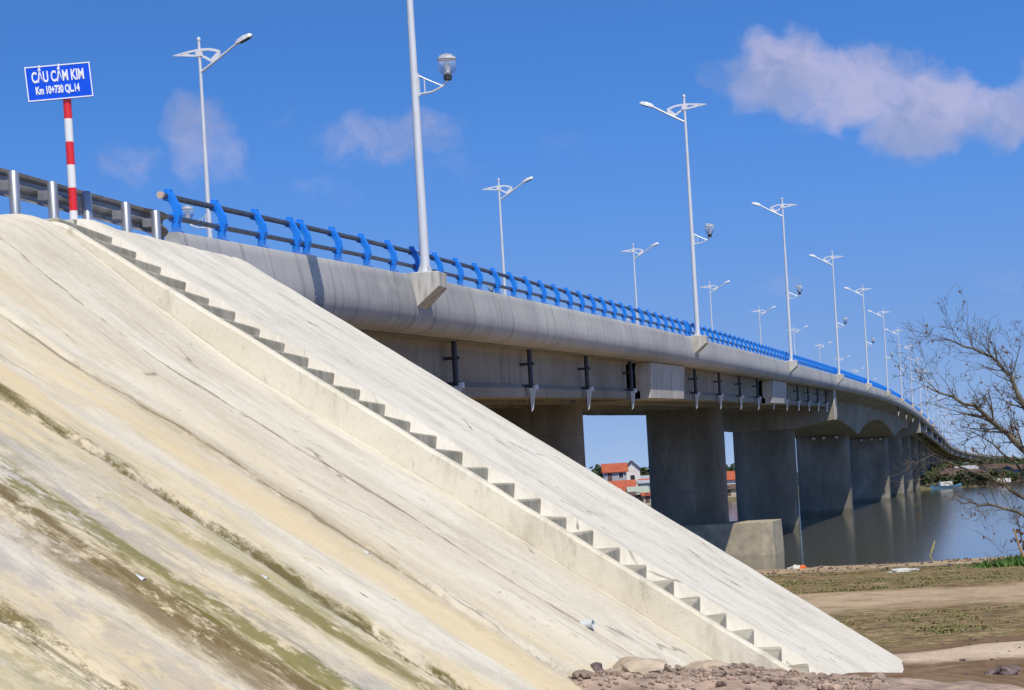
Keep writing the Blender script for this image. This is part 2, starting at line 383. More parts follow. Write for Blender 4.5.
M['orange'] = plain('orange_pipe', (.85, .16, .03), .5, 0, .15, 20)
M['endcap'] = plain('pale_end_cap', (.55, .42, .33), .6, 0, .1, 20)
M['stone'] = plain('broken_stone', (.33, .25, .20), .95, 0, .5, 3.5, .1, .6)
M['darkstone'] = plain('dark_stone', (.15, .115, .11), .95, 0, .5, 4, .1, .6)
M['chunk'] = plain('broken_cement', (.45, .37, .28), .95, 0, .3, 6, .1, .6)
M['grass'] = mat_leaf('grass', (.12, .135, .035), (.30, .245, .115))
M['weed'] = mat_leaf('green_weed', (.05, .12, .02), (.10, .19, .04))
M['dry'] = mat_leaf('dry_leaves', (.20, .07, .03), (.30, .14, .06))
M['reed'] = plain('dry_reed', (.36, .33, .12), .8, 0, .2, 6)
M['stem'] = plain('dead_stem', (.42, .25, .10), .8, 0, .25, 6)
M['bag'] = plain('white_plastic', (.62, .60, .56), .4, 0, .1, 6)
t_ = NT('clear_globe'); t_.bs.inputs['Transmission Weight'].default_value = .85; t_.bs.inputs['IOR'].default_value = 1.2
M['globe'] = t_.done((.88, .92, .95), .08, 0, .6)

# ------------------------------------------------------------------ terrain, water
EP = Vector((.5, -12.0, 3.42)); ER = R(5)
K = 1.46
def e2w(s, t, z): return Vector((EP.x + s*math.cos(ER) - t*math.sin(ER), EP.y + s*math.sin(ER) + t*math.cos(ER), EP.z+z))
def w2e(x, y):
    dx, dy = x-EP.x, y-EP.y; return dx*math.cos(ER)+dy*math.sin(ER), -dx*math.sin(ER)+dy*math.cos(ER)
def ground_z(x, y):
    d = depth_of(x, y); r = right_of(x, y)
    wob = noise.noise(Vector((r*.09, 3.1, 0)))*1.6 + noise.noise(Vector((r*.35, 8.1, 0)))*.5
    z = lerp_tab([(-40, -2.2), (20, -2.38), (25, -2.46), (35, -2.7), (45, -2.95), (64, -3.4), (74, -3.68)], d)
    if d > 70:
        z = z + (-.55)*sst(74+wob, 79+wob, d) - 2.2*sst(79+wob, 100+wob, d)
    w2 = noise.noise(Vector((r*.02, 9.7, 0)))*4
    z += (6.3-.05)*0 + sst(372, 388+w2, d)*3.35*1.0 + sst(388, 460, d)*1.2
    if d < 80:
        z += noise.noise(Vector((x*.45, y*.45, 0)))*.06 + noise.noise(Vector((x*1.7, y*1.7, 5)))*.025
        z += .10*math.exp(-((d-24.2)/.9)**2)*sst(4.5, 6.5, r)
        z -= .07*math.exp(-((d-38.7)/.6)**2)
        s_, t_ = w2e(x, y)
        z += (.36*(1-sst(-4.5, .2, t_)) - .03*sst(-.2, 1.6, t_)*(1-sst(4, 9, t_)) + .05*noise.noise(Vector((x*1.3, y*1.3, 3))))*math.exp(-((s_-8.4)/(1.5 if s_ > 8.4 else 9))**2)*sst(-9, -6, t_)
    return z
def build_ground():
    ds = [-600, -200, -60, -20, 0] + [6+i*.6 for i in range(134)] + [88, 92, 96, 100, 110, 130, 200, 300, 360, 368, 372] + [376+i*2 for i in range(16)] + [410, 420, 440, 460, 500, 700, 1500, 4000, 9000]
    rs = [-9000, -4000, -1500, -600, -300, -150, -90, -60, -45, -35] + [-28+i*.9 for i in range(65)] + [33, 38, 44, 52, 62, 75, 90, 110, 140, 200, 300, 600, 1500, 4000, 9000]
    mb = MB(); n = len(rs)
    for d in ds:
        for r in rs:
            p = at(r, d, 0); mb.v.append((p.x, p.y, ground_z(p.x, p.y)))
    for i in range(len(ds)-1):
        for j in range(n-1):
            a = i*n+j; mb.f.append((a, a+1, a+n+1, a+n))
    o = mb.build('ground', M['ground'], smooth=True); tag(o, kind='structure')
    w = MB(); q = [at(-8000, 66, WZ), at(8000, 66, WZ), at(8000, 420, WZ), at(-8000, 420, WZ)]
    w.add(q, [(0, 1, 2, 3)]); o = w.build('water', M['water']); tag(o, kind='structure')
build_ground()

# ------------------------------------------------------------------ embankment (object frame: x down the slope, y along the road, z up)
T_WALL0, T_WALL1, T_ST = -5.40, -5.25, -3.78
def pl(s, t): return -s/K + .02*t
def drop(s): return .03 + .31*sst(0, 2.6, s)
def build_embankment():
    root = empty('concrete_embankment', 'cement-faced road embankment sloping down from the bridge end', 'embankment', EP, ER)
    def rough(s, t): return noise.noise(Vector((s*.35, t*1.3, 1)))*.03 + noise.noise(Vector((s*1.5, t*4.5, 7)))*.008 + noise.noise(Vector((s*5.5, t*3, 2)))*.009
    # weathered left face with slight steps where the pours meet
    def zl(s, t):
        z = pl(s, t) - drop(s) + rough(s, t)
        for tc, h in ((-7.75, .02), (-9.85, .05), (-11.85, .06), (-15.25, .05)):
            z += -h*sst(tc+.06+noise.noise(Vector((s*.7, tc, 0)))*.05, tc-.06, t) if False else 0
            tw = tc + noise.noise(Vector((s*.6, tc, 0)))*.08
            if t < tw+.3: z -= h*(1-sst(tw-.04, tw+.04, t))*.6
            z -= h*.45*math.exp(-((t-tw)/.05)**2)
        return z
    ss = [-.9, -.5, -.2, 0, .12, .25, .4] + [.55+i*.18 for i in range(56)]
    ts = [T_WALL0-.002-i*.055 for i in range(250)] + [-19.6-i*.8 for i in range(30)]
    def prof_top(s, t, f):                     # rounded shoulder at the top
        sc = .22 + .22*sst(-4.6, -5.2, t)*0 + (.20 if t < -5.2 else .2*sst(-3.7, -5.2, t)) + .20*min(2.5, max(0, -5.2-t))
        if s < sc:
            w = min(1, (sc-s)/.45); return f(sc, t) + .45*(w-.5*w*w)/K*.9
        return f(s, t)
    mb = MB(); n = len(ts)
    for s in ss:
        for t in ts: mb.v.append((s, t, prof_top(s, t, zl)))
    for i in range(len(ss)-1):
        for j in range(n-1):
            a = i*n+j; mb.f.append((a, a+n, a+n+1, a+1))
    o = mb.build('weathered_slope', M['slopeL'], root, smooth=True, fix=False); tag(o, 'yellowed slope face with mossy streaks left of the steps')
    # clean right face, then the round nose that turns under the bridge
    def zr(s, t): return pl(s, t) + rough(s, t)*.8 + .022*max(0, t+2.8)
    TA = 1.45
    ss = [0.02, .1, .2, .3, .45] + [.6+i*.2 for i in range(50)]
    ts = [T_ST+i*.12 for i in range(int((TA-T_ST)/.12)+1)]
    mb = MB(); rows = []
    for s in ss:
        row = [(s, t + (noise.noise(Vector((s*3, 4, 0)))*.03 if t == T_ST else 0), prof_top(s, t, zr) if s > .05 else prof_top(s, t, zr)-.02) for t in ts]
        for k in range(1, 25):
            ph = R(k*7.5)
            r = s
            row.append((r*math.cos(ph) - (1.5*sst(60, 180, k*7.5) if k > 8 else 0), TA + .36*r*math.sin(ph) + .02*min(k, 6), prof_top(s, TA, zr)))
        rows.append(row)
    n = len(rows[0])
    for r in rows: mb.v += r
    for i in range(len(rows)-1):
        for j in range(n-1):
            a = i*n+j; mb.f.append((a, a+n, a+n+1, a+1))
    # cheek beside the steps
    o_ = len(mb.v)
    for i, s in enumerate(ss):
        p = rows[i][0]
        for k in (1, 2, 3, 4): mb.v.append((p[0], p[1]-.055*k+noise.noise(Vector((s*5, k*2, 0)))*.03, p[2]-.075*k-.02+noise.noise(Vector((s*6, k*3, 5)))*.03))
    for i in range(len(ss)-1):
        mb.f.append((i*n, o_+i*4, o_+i*4+4, (i+1)*n))
        for k in range(3): mb.f.append((o_+i*4+k, o_+i*4+k+1, o_+i*4+5+k, o_+i*4+4+k))
    o = mb.build('pale_slope', M['slopeR'], root, smooth=False, fix=False); tag(o, 'paler slope face right of the steps')
    o.data.polygons.foreach_set('use_smooth', [True]*(len(o.data.polygons)))
    o.data.set_sharp_from_angle(angle=R(50))
    # top of the fill between the faces
    mb = MB(); mb.box(-12.5, -.02, T_ST-.02, TA-.05, -1.5, -.155); mb.box(-12.5, -.3, -60, T_ST-.023, -1.5, -.42)
    mb.build('verge', M['slopeR'], root)
    mb = MB(); mb.hexa([(-20, -60, -6.5), (-12, -60, -6.5), (-12, 3, -6.5), (-20, 3, -6.5)], [(-13, -60, -.16), (-12.4, -60, -.16), (-12.4, .5, -.16), (-13, .5, -.16)])
    mb.build('far_slope', M['slopeR'], root)
    # weep pipes poking out of the face
    for s, t, f in ((4.40, -13.72, 0), (4.55, -12.20, 0), (4.58, -9.95, 0), (5.83, -7.70, 1), (6.3, -5.62, 0)):
        z = zl(s, t); d = Vector((.72, -.10, -.34)).normalized() if f == 0 else Vector((.8, -.25, .1)).normalized()
        b = Vector((s-.05, t, z-.02)); L = .13 if f == 0 else .15
        mb = MB(); ro, ri, nn = .034, .029, 14
        a = d.cross(Vector((0, 0, 1))).normalized(); c = d.cross(a)
        def ring(p, r): return [p + (a*math.cos(2*math.pi*k/nn) + c*math.sin(2*math.pi*k/nn))*r for k in range(nn)]
        mb.loft([ring(b, ro), ring(b+d*L, ro), ring(b+d*L, ri), ring(b+d*.02, ri)])
        mb.build('weep_pipe', M['spout'], root, smooth=True)
    return zl
zl_fn = build_embankment()

def build_stairs():
    root = empty('staircase', 'narrow concrete steps running down the embankment behind a low side wall', 'stairs', EP, ER)
    # side wall: its top edge lies in the slope plane
    ss = [.36, .44, .52, .6] + [.8+i*.3 for i in range(26)]
    mb = MB(); rings = []
    for s in ss:
        w = noise.noise(Vector((s*1.7, 2, 0)))*.012
        zt = pl(s, T_WALL0) + .012 + noise.noise(Vector((s*2.3, 9, 0)))*.012 - (.09 if s < .4 else .04 if s < .5 else .01 if s < .55 else 0)
        rings.append([(s, T_WALL0-.05, zt-.8), (s, T_WALL0-.015+w, zt-.03), (s, T_WALL0+.012+w, zt), (s, T_WALL1-.01+w, zt+.004), (s, T_WALL1, zt-.03), (s, T_WALL1, zt-.8)])
    mb.loft(rings); mb.build('side_wall', M['wall'], root, smooth=True)
    sw = .265
    for i in range(33):
        s1 = .42 + i*sw; z = pl(s1, -4.5) - .012
        j = lambda k: noise.noise(Vector((i*1.3, k*1.37+.3, 0)))*.035
        mb = MB(); y0, y1 = T_WALL1+.003, T_ST-.006
        a, b = s1-sw-.02 - (.5 if i == 0 else 0), s1
        mb.hexa([(a, y0, z-.7), (b+j(1), y0, z-.7), (b+j(2), y1, z-.7), (a, y1, z-.7)], [(a, y0, z+j(3)), (b+j(1), y0, z+j(4)), (b+j(2), y1, z+j(5)), (a, y1, z+j(6))])
        mb.build('step', M['step'], root, bevel=.02)
build_stairs()

# approach road behind the rail
mb = MB(); q = [(-.3, -70), (-.3, -11.6), (-11.2, -11.6), (-11.2, -70)]
mb.add([(x, y, prof(y)-.62) for x, y in q] , [(0, 1, 2, 3)]); o = mb.build('approach_road', M['asphalt']); tag(o, kind='structure')

# ------------------------------------------------------------------ the bridge
Y0, YE = -11.0, 860.0
YJ = -6.2
PIERS = [('a', 28.6), ('b', 63.9), ('C', 101.0), ('D', 153.0), ('E', 226.0), ('F', 271.0)] + [('g', 306+35.3*i) for i in range(10)]
def stations(a, b, step=3.0):
    n = max(1, int(round((b-a)/step))); return [a+(b-a)*i/n for i in range(n+1)]
SEC = [(x-.21, z*.9) for x, z in [(.0, .0), (.022, -.03), (.04, -.15), (.08, -.38), (.115, -.62), (.11, -.82), (.055, -1.0), (-.05, -1.12), (-.22, -1.175), (-.40, -1.19), (-.40, -.9), (-.2, -.85), (-.18, 0.0)]]
def build_bridge():
    root = empty('concrete_bridge', 'long grey concrete girder bridge rising over the river on wall piers', 'bridge', (0, 0, 0))
    def sweep(sec, ys, name, mat, smooth=True, mirror=False, **k):
        mb = MB(); rings = []
        for y in ys:
            p, q = prof(y), plan(y)
            rings.append([((-11.5-x if mirror else x)+q, y, p+z) for x, z in sec])
        mb.loft(rings); return mb.build(name, mat, root, smooth=smooth, **k)
    spans = [(Y0, YJ-.012), (YJ+.012, 33.3-.01)] + [(33.3*i+.01, 33.3*(i+1)-.01) for i in range(1, 25)]
    for a, b in spans:
        sweep(SEC, stations(a, b), 'parapet', M['parapet'])
    sweep(SEC, stations(Y0, YE, 8), 'parapet', M['parapet'], mirror=True)
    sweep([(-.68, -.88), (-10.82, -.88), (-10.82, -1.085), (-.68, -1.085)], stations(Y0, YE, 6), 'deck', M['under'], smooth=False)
    sweep([(-.71, -.872), (-10.79, -.872), (-10.79, -.876), (-.71, -.876)], stations(Y0, YE, 6), 'road_surface', M['asphalt'], smooth=False)
    # steel cover over the expansion joint, riveted
    sec = [(x+.012*(1 if i < 9 else 0), z+(.012 if i < 2 else (-.012 if i > 6 else 0))) for i, (x, z) in enumerate(SEC[:10])] + [(-.55, -1.1), (-.35, -.8), (-.35, -.1)]
    jc = sweep(sec, [YJ-.02, YJ+.40], 'joint_cover', M['joint'])
    rv = MB()
    for yy in (YJ+.03, YJ+.35):
        for k in range(1, 7):
            x, z = SEC[k]; x2, z2 = SEC[k+1]
            for f in (.2, .7):
                cx, cz = x+(x2-x)*f+.012, prof(yy)+z+(z2-z)*f
                rv.box(cx-.004, cx+.008, yy-.008, yy+.008, cz-.008, cz+.008)
    o_ = rv.build('rivets', M['joint'], None); jc.data.materials.append(M['galv'])
    bm = bmesh.new(); bm.from_mesh(jc.data); n0 = len(bm.faces); bm.from_mesh(o_.data); bm.faces.ensure_lookup_table()
    for f in bm.faces[n0:]: f.material_index = 1
    bm.to_mesh(jc.data); bm.free(); bpy.data.objects.remove(o_)
    # lamp corbels on both edges
    def corbel(y, sgn):
        p, q = prof(y), plan(y)
        X = lambda x: ((x if sgn > 0 else -11.5-x)+q)
        mb = MB(); n0, n1 = .36, .27
        pts = [(-.45, .02, n0), (.34, .02, n1), (.34, -.27, n1), (-.17, -.70, n0), (-.45, -.70, n0)]
        rings = [[(X(x), y+s*w, p+z) for x, z, w in pts] for s in (-1, 1)]
        mb.loft(rings); mb.build('corbel', M['pale'], root, bevel=.015)
    for k in range(17): corbel(33.3*k-(.45 if k == 0 else 0), 1)
    for k in range(16): corbel(15.5+33.6*k, -1)
    # abutment
    mb = MB()
    for y0, y1, top in ((-11.2, -7.2, -1.22), (-7.2, -5.2, -2.5)):
        mb.hexa([(-.3, y0, -3), (-11.2, y0, -3), (-11.2, y1, -3), (-.3, y1, -3)], [(-.3, y0, prof(y0)+top), (-11.2, y0, prof(y0)+top), (-11.2, y1, prof(y1)+top), (-.3, y1, prof(y1)+top)])
    mb.build('abutment', M['under'], root)
    # prestressed girders of the approach spans
    ext = [(-1.0, -1.087), (-1.06, -1.22), (-1.06, -1.94), (-.93, -2.06), (-.93, -2.28), (-1.75, -2.28), (-1.75, -2.06), (-1.6, -1.94), (-1.6, -1.087)]
    inn = [(-.35, -1.087), (-.27, -1.94), (-.42, -2.06), (-.42, -2.28), (.42, -2.28), (.42, -2.06), (.27, -1.94), (.35, -1.087)]
    sp = []
    prev = -6.2
    for nm, y in PIERS:
        if nm in 'ab': sp.append((prev, y-4.2, y)); prev = y-2.6
        elif nm == 'C': sp.append((prev, y-1.3, y))
        elif nm == 'F': prev = y+1.3
        elif nm == 'g': sp.append((prev, y-3.4, y)); prev = y-2.6
    sp.append((prev, YE, YE))
    for a, b, yp in sp:
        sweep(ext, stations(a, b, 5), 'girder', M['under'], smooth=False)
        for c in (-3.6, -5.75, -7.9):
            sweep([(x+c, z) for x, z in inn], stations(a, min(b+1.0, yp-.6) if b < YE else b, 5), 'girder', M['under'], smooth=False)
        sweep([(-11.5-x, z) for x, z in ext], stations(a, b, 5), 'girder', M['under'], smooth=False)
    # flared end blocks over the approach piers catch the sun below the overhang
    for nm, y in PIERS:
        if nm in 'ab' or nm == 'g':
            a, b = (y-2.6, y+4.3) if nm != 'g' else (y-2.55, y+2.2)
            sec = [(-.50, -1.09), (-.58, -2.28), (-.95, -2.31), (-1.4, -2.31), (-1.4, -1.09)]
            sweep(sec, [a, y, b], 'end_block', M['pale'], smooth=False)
            mb = MB(); p, q = prof(y), plan(y)
            mb.box(-10.0+q, -1.42+q, y-1.0, y+1.0, p-2.30, p-1.09); mb.build('crosshead', M['under'], root)
        if nm in 'CF':
            mb = MB(); p = prof(y); w = 1.15
            pts = [(-.5, -1.10), (-.5, -3.25), (-3.6, -3.75), (-7.9, -3.75), (-11.0, -3.25), (-11.0, -1.10)]
            mb.loft([[(x, yy, p+z) for x, z in pts] for yy in (y-w, y+w)]); o_ = mb.build('crosshead', M['under'], root, bevel=.02)
            mb = MB(); mb.hexa([(-.53, y-w-.02, p-3.30), (-.40, y-w-.02, p-3.27), (-.40, y+w*.2, p-3.0), (-.53, y+w*.2, p-3.0)], [(-.53, y-w-.02, p-1.10), (-.46, y-w-.02, p-1.10), (-.46, y+w*.6, p-1.10), (-.53, y+w*.6, p-1.10)])
            mb.build('lit_stained_end', M['pale'], o_)  # pale sheet: sunlight on the cap end put into colour, with its white staining
    # haunched box girder over the river
    YC, YD, YEE, YF = 102.2, 153.0, 226.0, 269.8
    def depth(y):
        def hv(t): return t*t
        dm, dp = 2.55, 4.55
        if y < YD: return dm + (dp-dm)*hv(sst(0, 1, 0)*0 + max(0, (y-YC)/(YD-YC)))**1.0
        if y < YEE: return dm+.15 + (dp-dm-.15)*hv(abs((y-(YD+YEE)/2)/((YEE-YD)/2)))
        return dm + (dp-dm)*hv(max(0, (YF-y)/(YF-YEE)))
    mb = MB(); rings = []
    for y in stations(YC, YF, 2.4):
        p, d = prof(y), depth(y)
        rings.append([(x, y, p+z) for x, z in ((-.68, -1.09), (-.68, -1.12), (-2.1, -1.62), (-2.5, -d), (-9.0, -d), (-9.4, -1.62), (-10.82, -1.12), (-10.82, -1.09))])
    mb.loft(rings); mb.build('box_girder', M['under'], root, smooth=False)
    # piers: one broad round-edged wall each
    for nm, y in PIERS:
        q = plan(y); p = prof(y)
        top = p - (2.30 if nm in 'abg' else 3.74 if nm in 'CF' else 4.5)
        ht = 1.0 if nm in 'abCFg' else 1.35
        x0, x1 = {'b': (-7.75, -3.6), 'C': (-8.15, -3.6), 'D': (-8.8, -3.5), 'E': (-8.8, -3.5)}.get(nm, (-7.9, -3.6))
        ring = []
        rr = min(.7, ht*.8)
        for cx, cy, a0 in ((x1-rr, y+ht-rr, 0), (x0+rr, y+ht-rr, 90), (x0+rr, y-ht+rr, 180), (x1-rr, y-ht+rr, 270)):
            for k in range(6):
                a = R(a0+k*18); ring.append((cx+q+rr*math.cos(a), cy+rr*math.sin(a)))
        mb = MB(); mb.loft([[(x, yy, z) for x, yy in ring] for z in (-8, -4, 0, top)])
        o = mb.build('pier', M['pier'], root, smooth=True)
        if nm == 'b':
            mb = MB(); fx0, fx1, zt = -10.55, -.98, -2.16
            pts = lambda g, zz: [(fx0-g, y-2.1-g, zz), (fx0+.5, y-2.6-g, zz), (fx1-.5, y-2.6-g, zz), (fx1+g, y-2.1-g, zz), (fx1+g, y+2.1+g, zz), (fx1-.5, y+2.6+g, zz), (fx0+.5, y+2.6+g, zz), (fx0-g, y+2.1+g, zz)]
            mb.loft([pts(.12, -6), pts(.06, WZ), pts(0, zt)]); mb.build('footing', M['chunkc'], o, bevel=.03)
    # dark downpipes with pale spouts hung along the girder
    def pipe(y, x=-.80, ztop=-1.07, zlow=-2.05, slen=.62, arms=True):
        p, q = prof(y), plan(y)
        mb = MB(); mb.tube([(x+q, y, p+ztop), (x+q, y, p+zlow-.45)], .062, 10)
        if arms:
            for zz in (-1.45, -2.0): mb.box(-1.3+q, x+q+.11, y-.03, y+.03, p+zz-.035, p+zz+.035)
        o = mb.build('drain_pipe', M['dark'], root, smooth=True)
        b = MB(); zt = p+zlow; X = x+q
        b.hexa([(X+.0, y-.10, zt-slen), (X+.05, y-.10, zt-slen+.07), (X+.05, y-.07, zt-slen+.07), (X-.01, y-.07, zt-slen)],
               [(X-.02, y-.13, zt-.02), (X+.14, y-.13, zt+.0), (X+.14, y-.08, zt+.0), (X-.02, y-.08, zt-.02)])
        b.box(X+.08, X+.17, y-.11, y+.05, zt-.06, zt+.06)
        b.build('spout', M['spout'], o)
    for k in range(15):
        y = 3.9+6.65*k
        if abs(y-28.6) < 2.5: continue
        pipe(y)
    for y in (197, 219, 241): pipe(y, -.45, -1.06, -1.8, .55, False)
    for y in list(range(276, 420, 7)): pipe(y)
    for y in (20.0, 33.0): pipe(y, -10.7, -1.2, -2.5, .5, False)
    return root
M['chunkc'] = plain('footing_concrete', (.40, .345, .255), .9, 0, .3, 1.6, .1, .4)
build_bridge()

# small floodlights on the pier tops under the box girder
for nm, y, xs in (('fourth', 153.0, (-6.9, -5.9, -4.6)), ('fifth', 226.0, (-7.0, -5.6, -4.4))):
    top = prof(y)-4.5
    for i, x in enumerate(xs):
        e = empty('floodlight', 'small white floodlight under the deck on the %s pier, %s of its row' % (nm, ('leftmost', 'middle', 'rightmost')[i]), 'floodlight', (x, y-1.36, top-.22), 0, 'floodlights on the pier tops')
        mb = MB(); mb.box(-.16, .16, -.16, 0, -.13, .13); mb.build('lamp_body', M['white'], e, bevel=.02)
        mb = MB(); mb.box(-.03, .03, -.1, .06, .13, .2); mb.build('bracket', M['dark'], e)

# ------------------------------------------------------------------ railings: posts at 1.5 m, two pipes
def post_mesh():
    mb = MB()
    pts = [(.02, 0), (-.005, .07), (.0, .15), (.035, .27), (.02, .38), (-.045, .49), (-.09, .58), (-.085, .635)]
    w = [.15, .10, .095, .105, .10, .105, .11, .07]
    mb.band(pts, w, -.055, -.033); mb.band(pts, w, .033, .055)
    mb.band([(x+.03, z) for x, z in pts], [.03]*8, -.033, .033)
    mb.box(-.10, .085, -.085, .085, -.002, .02)
    for zz, xx in ((.53, -.1), (.23, -.03)):
        mb.box(xx-.05, xx+.05, -.07, .07, zz-.055, zz+.055)
    o = mb.build('post', M['blue'], bevel=.008); return o
proto_post = post_mesh()
def railing(ys, label, a, b, capA=False):
    y0 = ys[0]
    root = empty('railing', label, 'railing', (plan(y0)-.36, y0, prof(y0)), 0, 'blue post railings along the near parapet')
    first = True
    for y in ys:
        c = proto_post.copy(); COL.objects.link(c); c.parent = root
        c.location = (plan(y)-plan(y0), y-y0, prof(y)-prof(y0)); c.rotation_euler = (math.atan((prof(y+1)-prof(y-1))/2)*.5, 0, 0)
    st = stations(a, b, 3.0)
    for nm, x, h, r in (('top_rail', -.10, .53, .042), ('lower_rail', -.03, .23, .037)):
        mb = MB(); mb.tube([(x+plan(y)-plan(y0), y-y0, prof(y)-prof(y0)+h) for y in st], r, 12)
        rl = mb.build(nm, M['rail'], root, smooth=True)
        if capA and nm == 'top_rail':
            mb = MB(); yy = a-y0; zz = prof(a)-prof(y0)+h
            mb.tube([(x, yy-.02, zz), (x, yy+.03, zz+.001)], r+.008, 14); mb.build('end_cap', M['endcap'], rl)
    return root
railing([-10.68, -9.15, -7.65, -6.22], 'short blue railing above the embankment, ending in a pale pipe cap', -10.92, -6.04, True)
nsec = 12
for k in range(nsec):
    a = -6.02 if k == 0 else 33.3*k+.12; b = 33.3*(k+1)-.12
    n = int(round((b-a-.5)/1.5)); ys = [a+.25+(b-a-.5)*i/n for i in range(n+1)]
    lab = 'blue post railing on the near parapet starting over the steel joint cover' if k == 0 else \
          'blue post railing on the near parapet just past the %s near lamp' % ORD[k]
    railing(ys, lab, a, b)
ys = [33.3*nsec+.4+1.5*i for i in range(95)]
railing(ys, 'blue post railing on the far descent of the bridge towards the other bank', 33.3*nsec+.12, ys[-1]+.3)
COL.objects.unlink(proto_post); bpy.data.objects.remove(proto_post)
# far edge railing
root = empty('railing', 'blue post railing along the far edge of the bridge deck', 'railing', (-11.25, 0, prof(0)))
mb = MB()
for i in range(430):
    y = -11+1.5*i; z = prof(y)-prof(0); x = plan(y)
    mb.box(x-.03, x+.06, y-.04, y+.04, z, z+.62)
o = mb.build('posts', M['blue'], root); tag(o, kind='stuff')
for nm, h in (('top_rail', .53), ('lower_rail', .23)):
    mb = MB(); mb.tube([(plan(y)+.08, y, prof(y)-prof(0)+h) for y in stations(-10.3, 630, 6)], .04, 8); mb.build(nm, M['rail'], root, smooth=True)

# ------------------------------------------------------------------ street lamps: road arm towards -x, globe towards +x
def make_lamp():
    e = empty('street_lamp', 'lamp', 'street lamp')
    mb = MB(); mb.box(-.17, .17, -.17, .17, .0, .025)
    for a in range(4):
        c, s = math.cos(R(45+90*a)), math.sin(R(45+90*a)); mb.add([(c*.07, s*.07, .02), (c*.17, s*.17, .02), (c*.07, s*.07, .26)], [(0, 1, 2), (0, 2, 1)])
    mb.tube([(0, 0, .02), (0, 0, 4.0), (0, 0, 8.92)], [.092, .072, .042], 16)
    mb.lathe([(.0, 8.9), (.05, 8.92), (.065, 8.97), (.045, 9.03), (.0, 9.05)], 12)
    mb.build('pole', M['pole'], e, smooth=True)
    mb = MB(); mb.tube([(-.04, 0, 8.02), (-.62, 0, 8.36), (-1.2, 0, 8.72)], [.04, .035, .03], 10); arm = mb.build('arm', M['pole'], e, smooth=True)
    d = Vector((-1, 0, .38)).normalized(); u = Vector((-d.z*-1, 0, -d.x*-1)); u = Vector((d.z, 0, -d.x)); s = Vector((-1.16, 0, 8.72))
    if u.z < 0: u = -u
    mb = MB(); rings = []
    for t, w, h0, h1 in ((0, .045, -.04, .04), (.1, .08, -.055, .07), (.3, .115, -.06, .085), (.48, .10, -.055, .06), (.56, .05, -.035, .02)):
        c = s+d*t; rings.append([c+Vector((0, -w, 0))+u*h0, c+Vector((0, w, 0))+u*h0, c+Vector((0, w*.7, 0))+u*h1, c+Vector((0, -w*.7, 0))+u*h1])
    mb.loft(rings); lh = mb.build('lamp_head', M['pole'], e, bevel=.012)
    mb = MB(); rings = []
    for t, w in ((.14, .07), (.46, .075)):
        c = s+d*t-u*.064; rings.append([c+Vector((0, -w, 0)), c+Vector((0, w, 0)), c+Vector((0, w, 0))+u*.02, c+Vector((0, -w, 0))+u*.02])
    mb.loft(rings); mb.build('lens', M['dark'], lh)
    # white wing with its cut-outs
    mb = MB(); y0, y1 = -.02, .02
    Z = lambda v: 9.0+v
    mb.band([(.84, Z(-.41)), (.5, Z(-.375)), (.2, Z(-.345)), (0, Z(-.335)), (-.3, Z(-.35)), (-.5, Z(-.40)), (-.66, Z(-.47))], [.015, .05, .06, .065, .07, .075, .08], y0, y1)
    mb.band([(.84, Z(-.415)), (.5, Z(-.44)), (.2, Z(-.48)), (0, Z(-.51)), (-.18, Z(-.57)), (-.37, Z(-.70))], [.015, .05, .06, .065, .07, .08], y0+.002, y1-.002)
    mb.band([(-.37, Z(-.72)), (-.64, Z(-.48))], [.15, .12], y0+.004, y1-.004)
    mb.box(-.1, .1, y0-.035, y1+.035, Z(-.53), Z(-.32))
    mb.box(.34, .52, y0+.005, y1-.005, Z(-.44), Z(-.38))
    mb.build('wing', M['white'], e)
    # globe bracket
    mb = MB(); mb.tube([(.085, 0, 3.44), (.35, 0, 3.46), (.56, 0, 3.54), (.66, 0, 3.66)], .02, 8)
    mb.tube([(.085, 0, 3.80), (.30, 0, 3.68), (.55, 0, 3.55)], .015, 6)
    mb.tube([(.2, 0, 3.45), (.2, 0, 3.73)], .012, 6)
    mb.box(.06, .1, -.03, .03, 3.40, 3.84); br = mb.build('bracket', M['pole'], e, smooth=False)
    mb = MB(); mb.lathe([(.0, 3.64), (.075, 3.65), (.085, 3.72), (.05, 3.76), (.0, 3.77)], 16, (.67, 0, 0)); gb = mb.build('globe_base', M['dark'], e, smooth=True)
    mb = MB(); prf = [(.06, 3.74), (.13, 3.79), (.175, 3.87), (.185, 3.96), (.165, 4.05)]
    mb.lathe([(.0, 3.735)]+prf+[(.163, 4.06), (.0, 4.06)], 20, (.67, 0, 0)); mb.build('globe', M['globe'], gb, smooth=True)
    mb = MB(); mb.lathe([(.0, 4.062), (.16, 4.062), (.145, 4.11), (.08, 4.145), (.0, 4.155)], 20, (.67, 0, 0)); mb.build('globe_cap', M['globe'], gb, smooth=True)
    mb = MB(); mb.lathe([(.168, 4.035), (.178, 4.035), (.176, 4.075), (.160, 4.08), (.152, 4.072)], 20, (.67, 0, 0)); mb.build('rim', M['pole'], gb, smooth=True)
    mb = MB(); mb.lathe([(.0, 3.76), (.05, 3.77), (.06, 3.9), (.04, 3.98), (.0, 3.99)], 12, (.67, 0, 0)); mb.build('bulb', M['white'], gb, smooth=True)
    return e
lamp = make_lamp(); first = True
NEAR, FAR = 17, 16
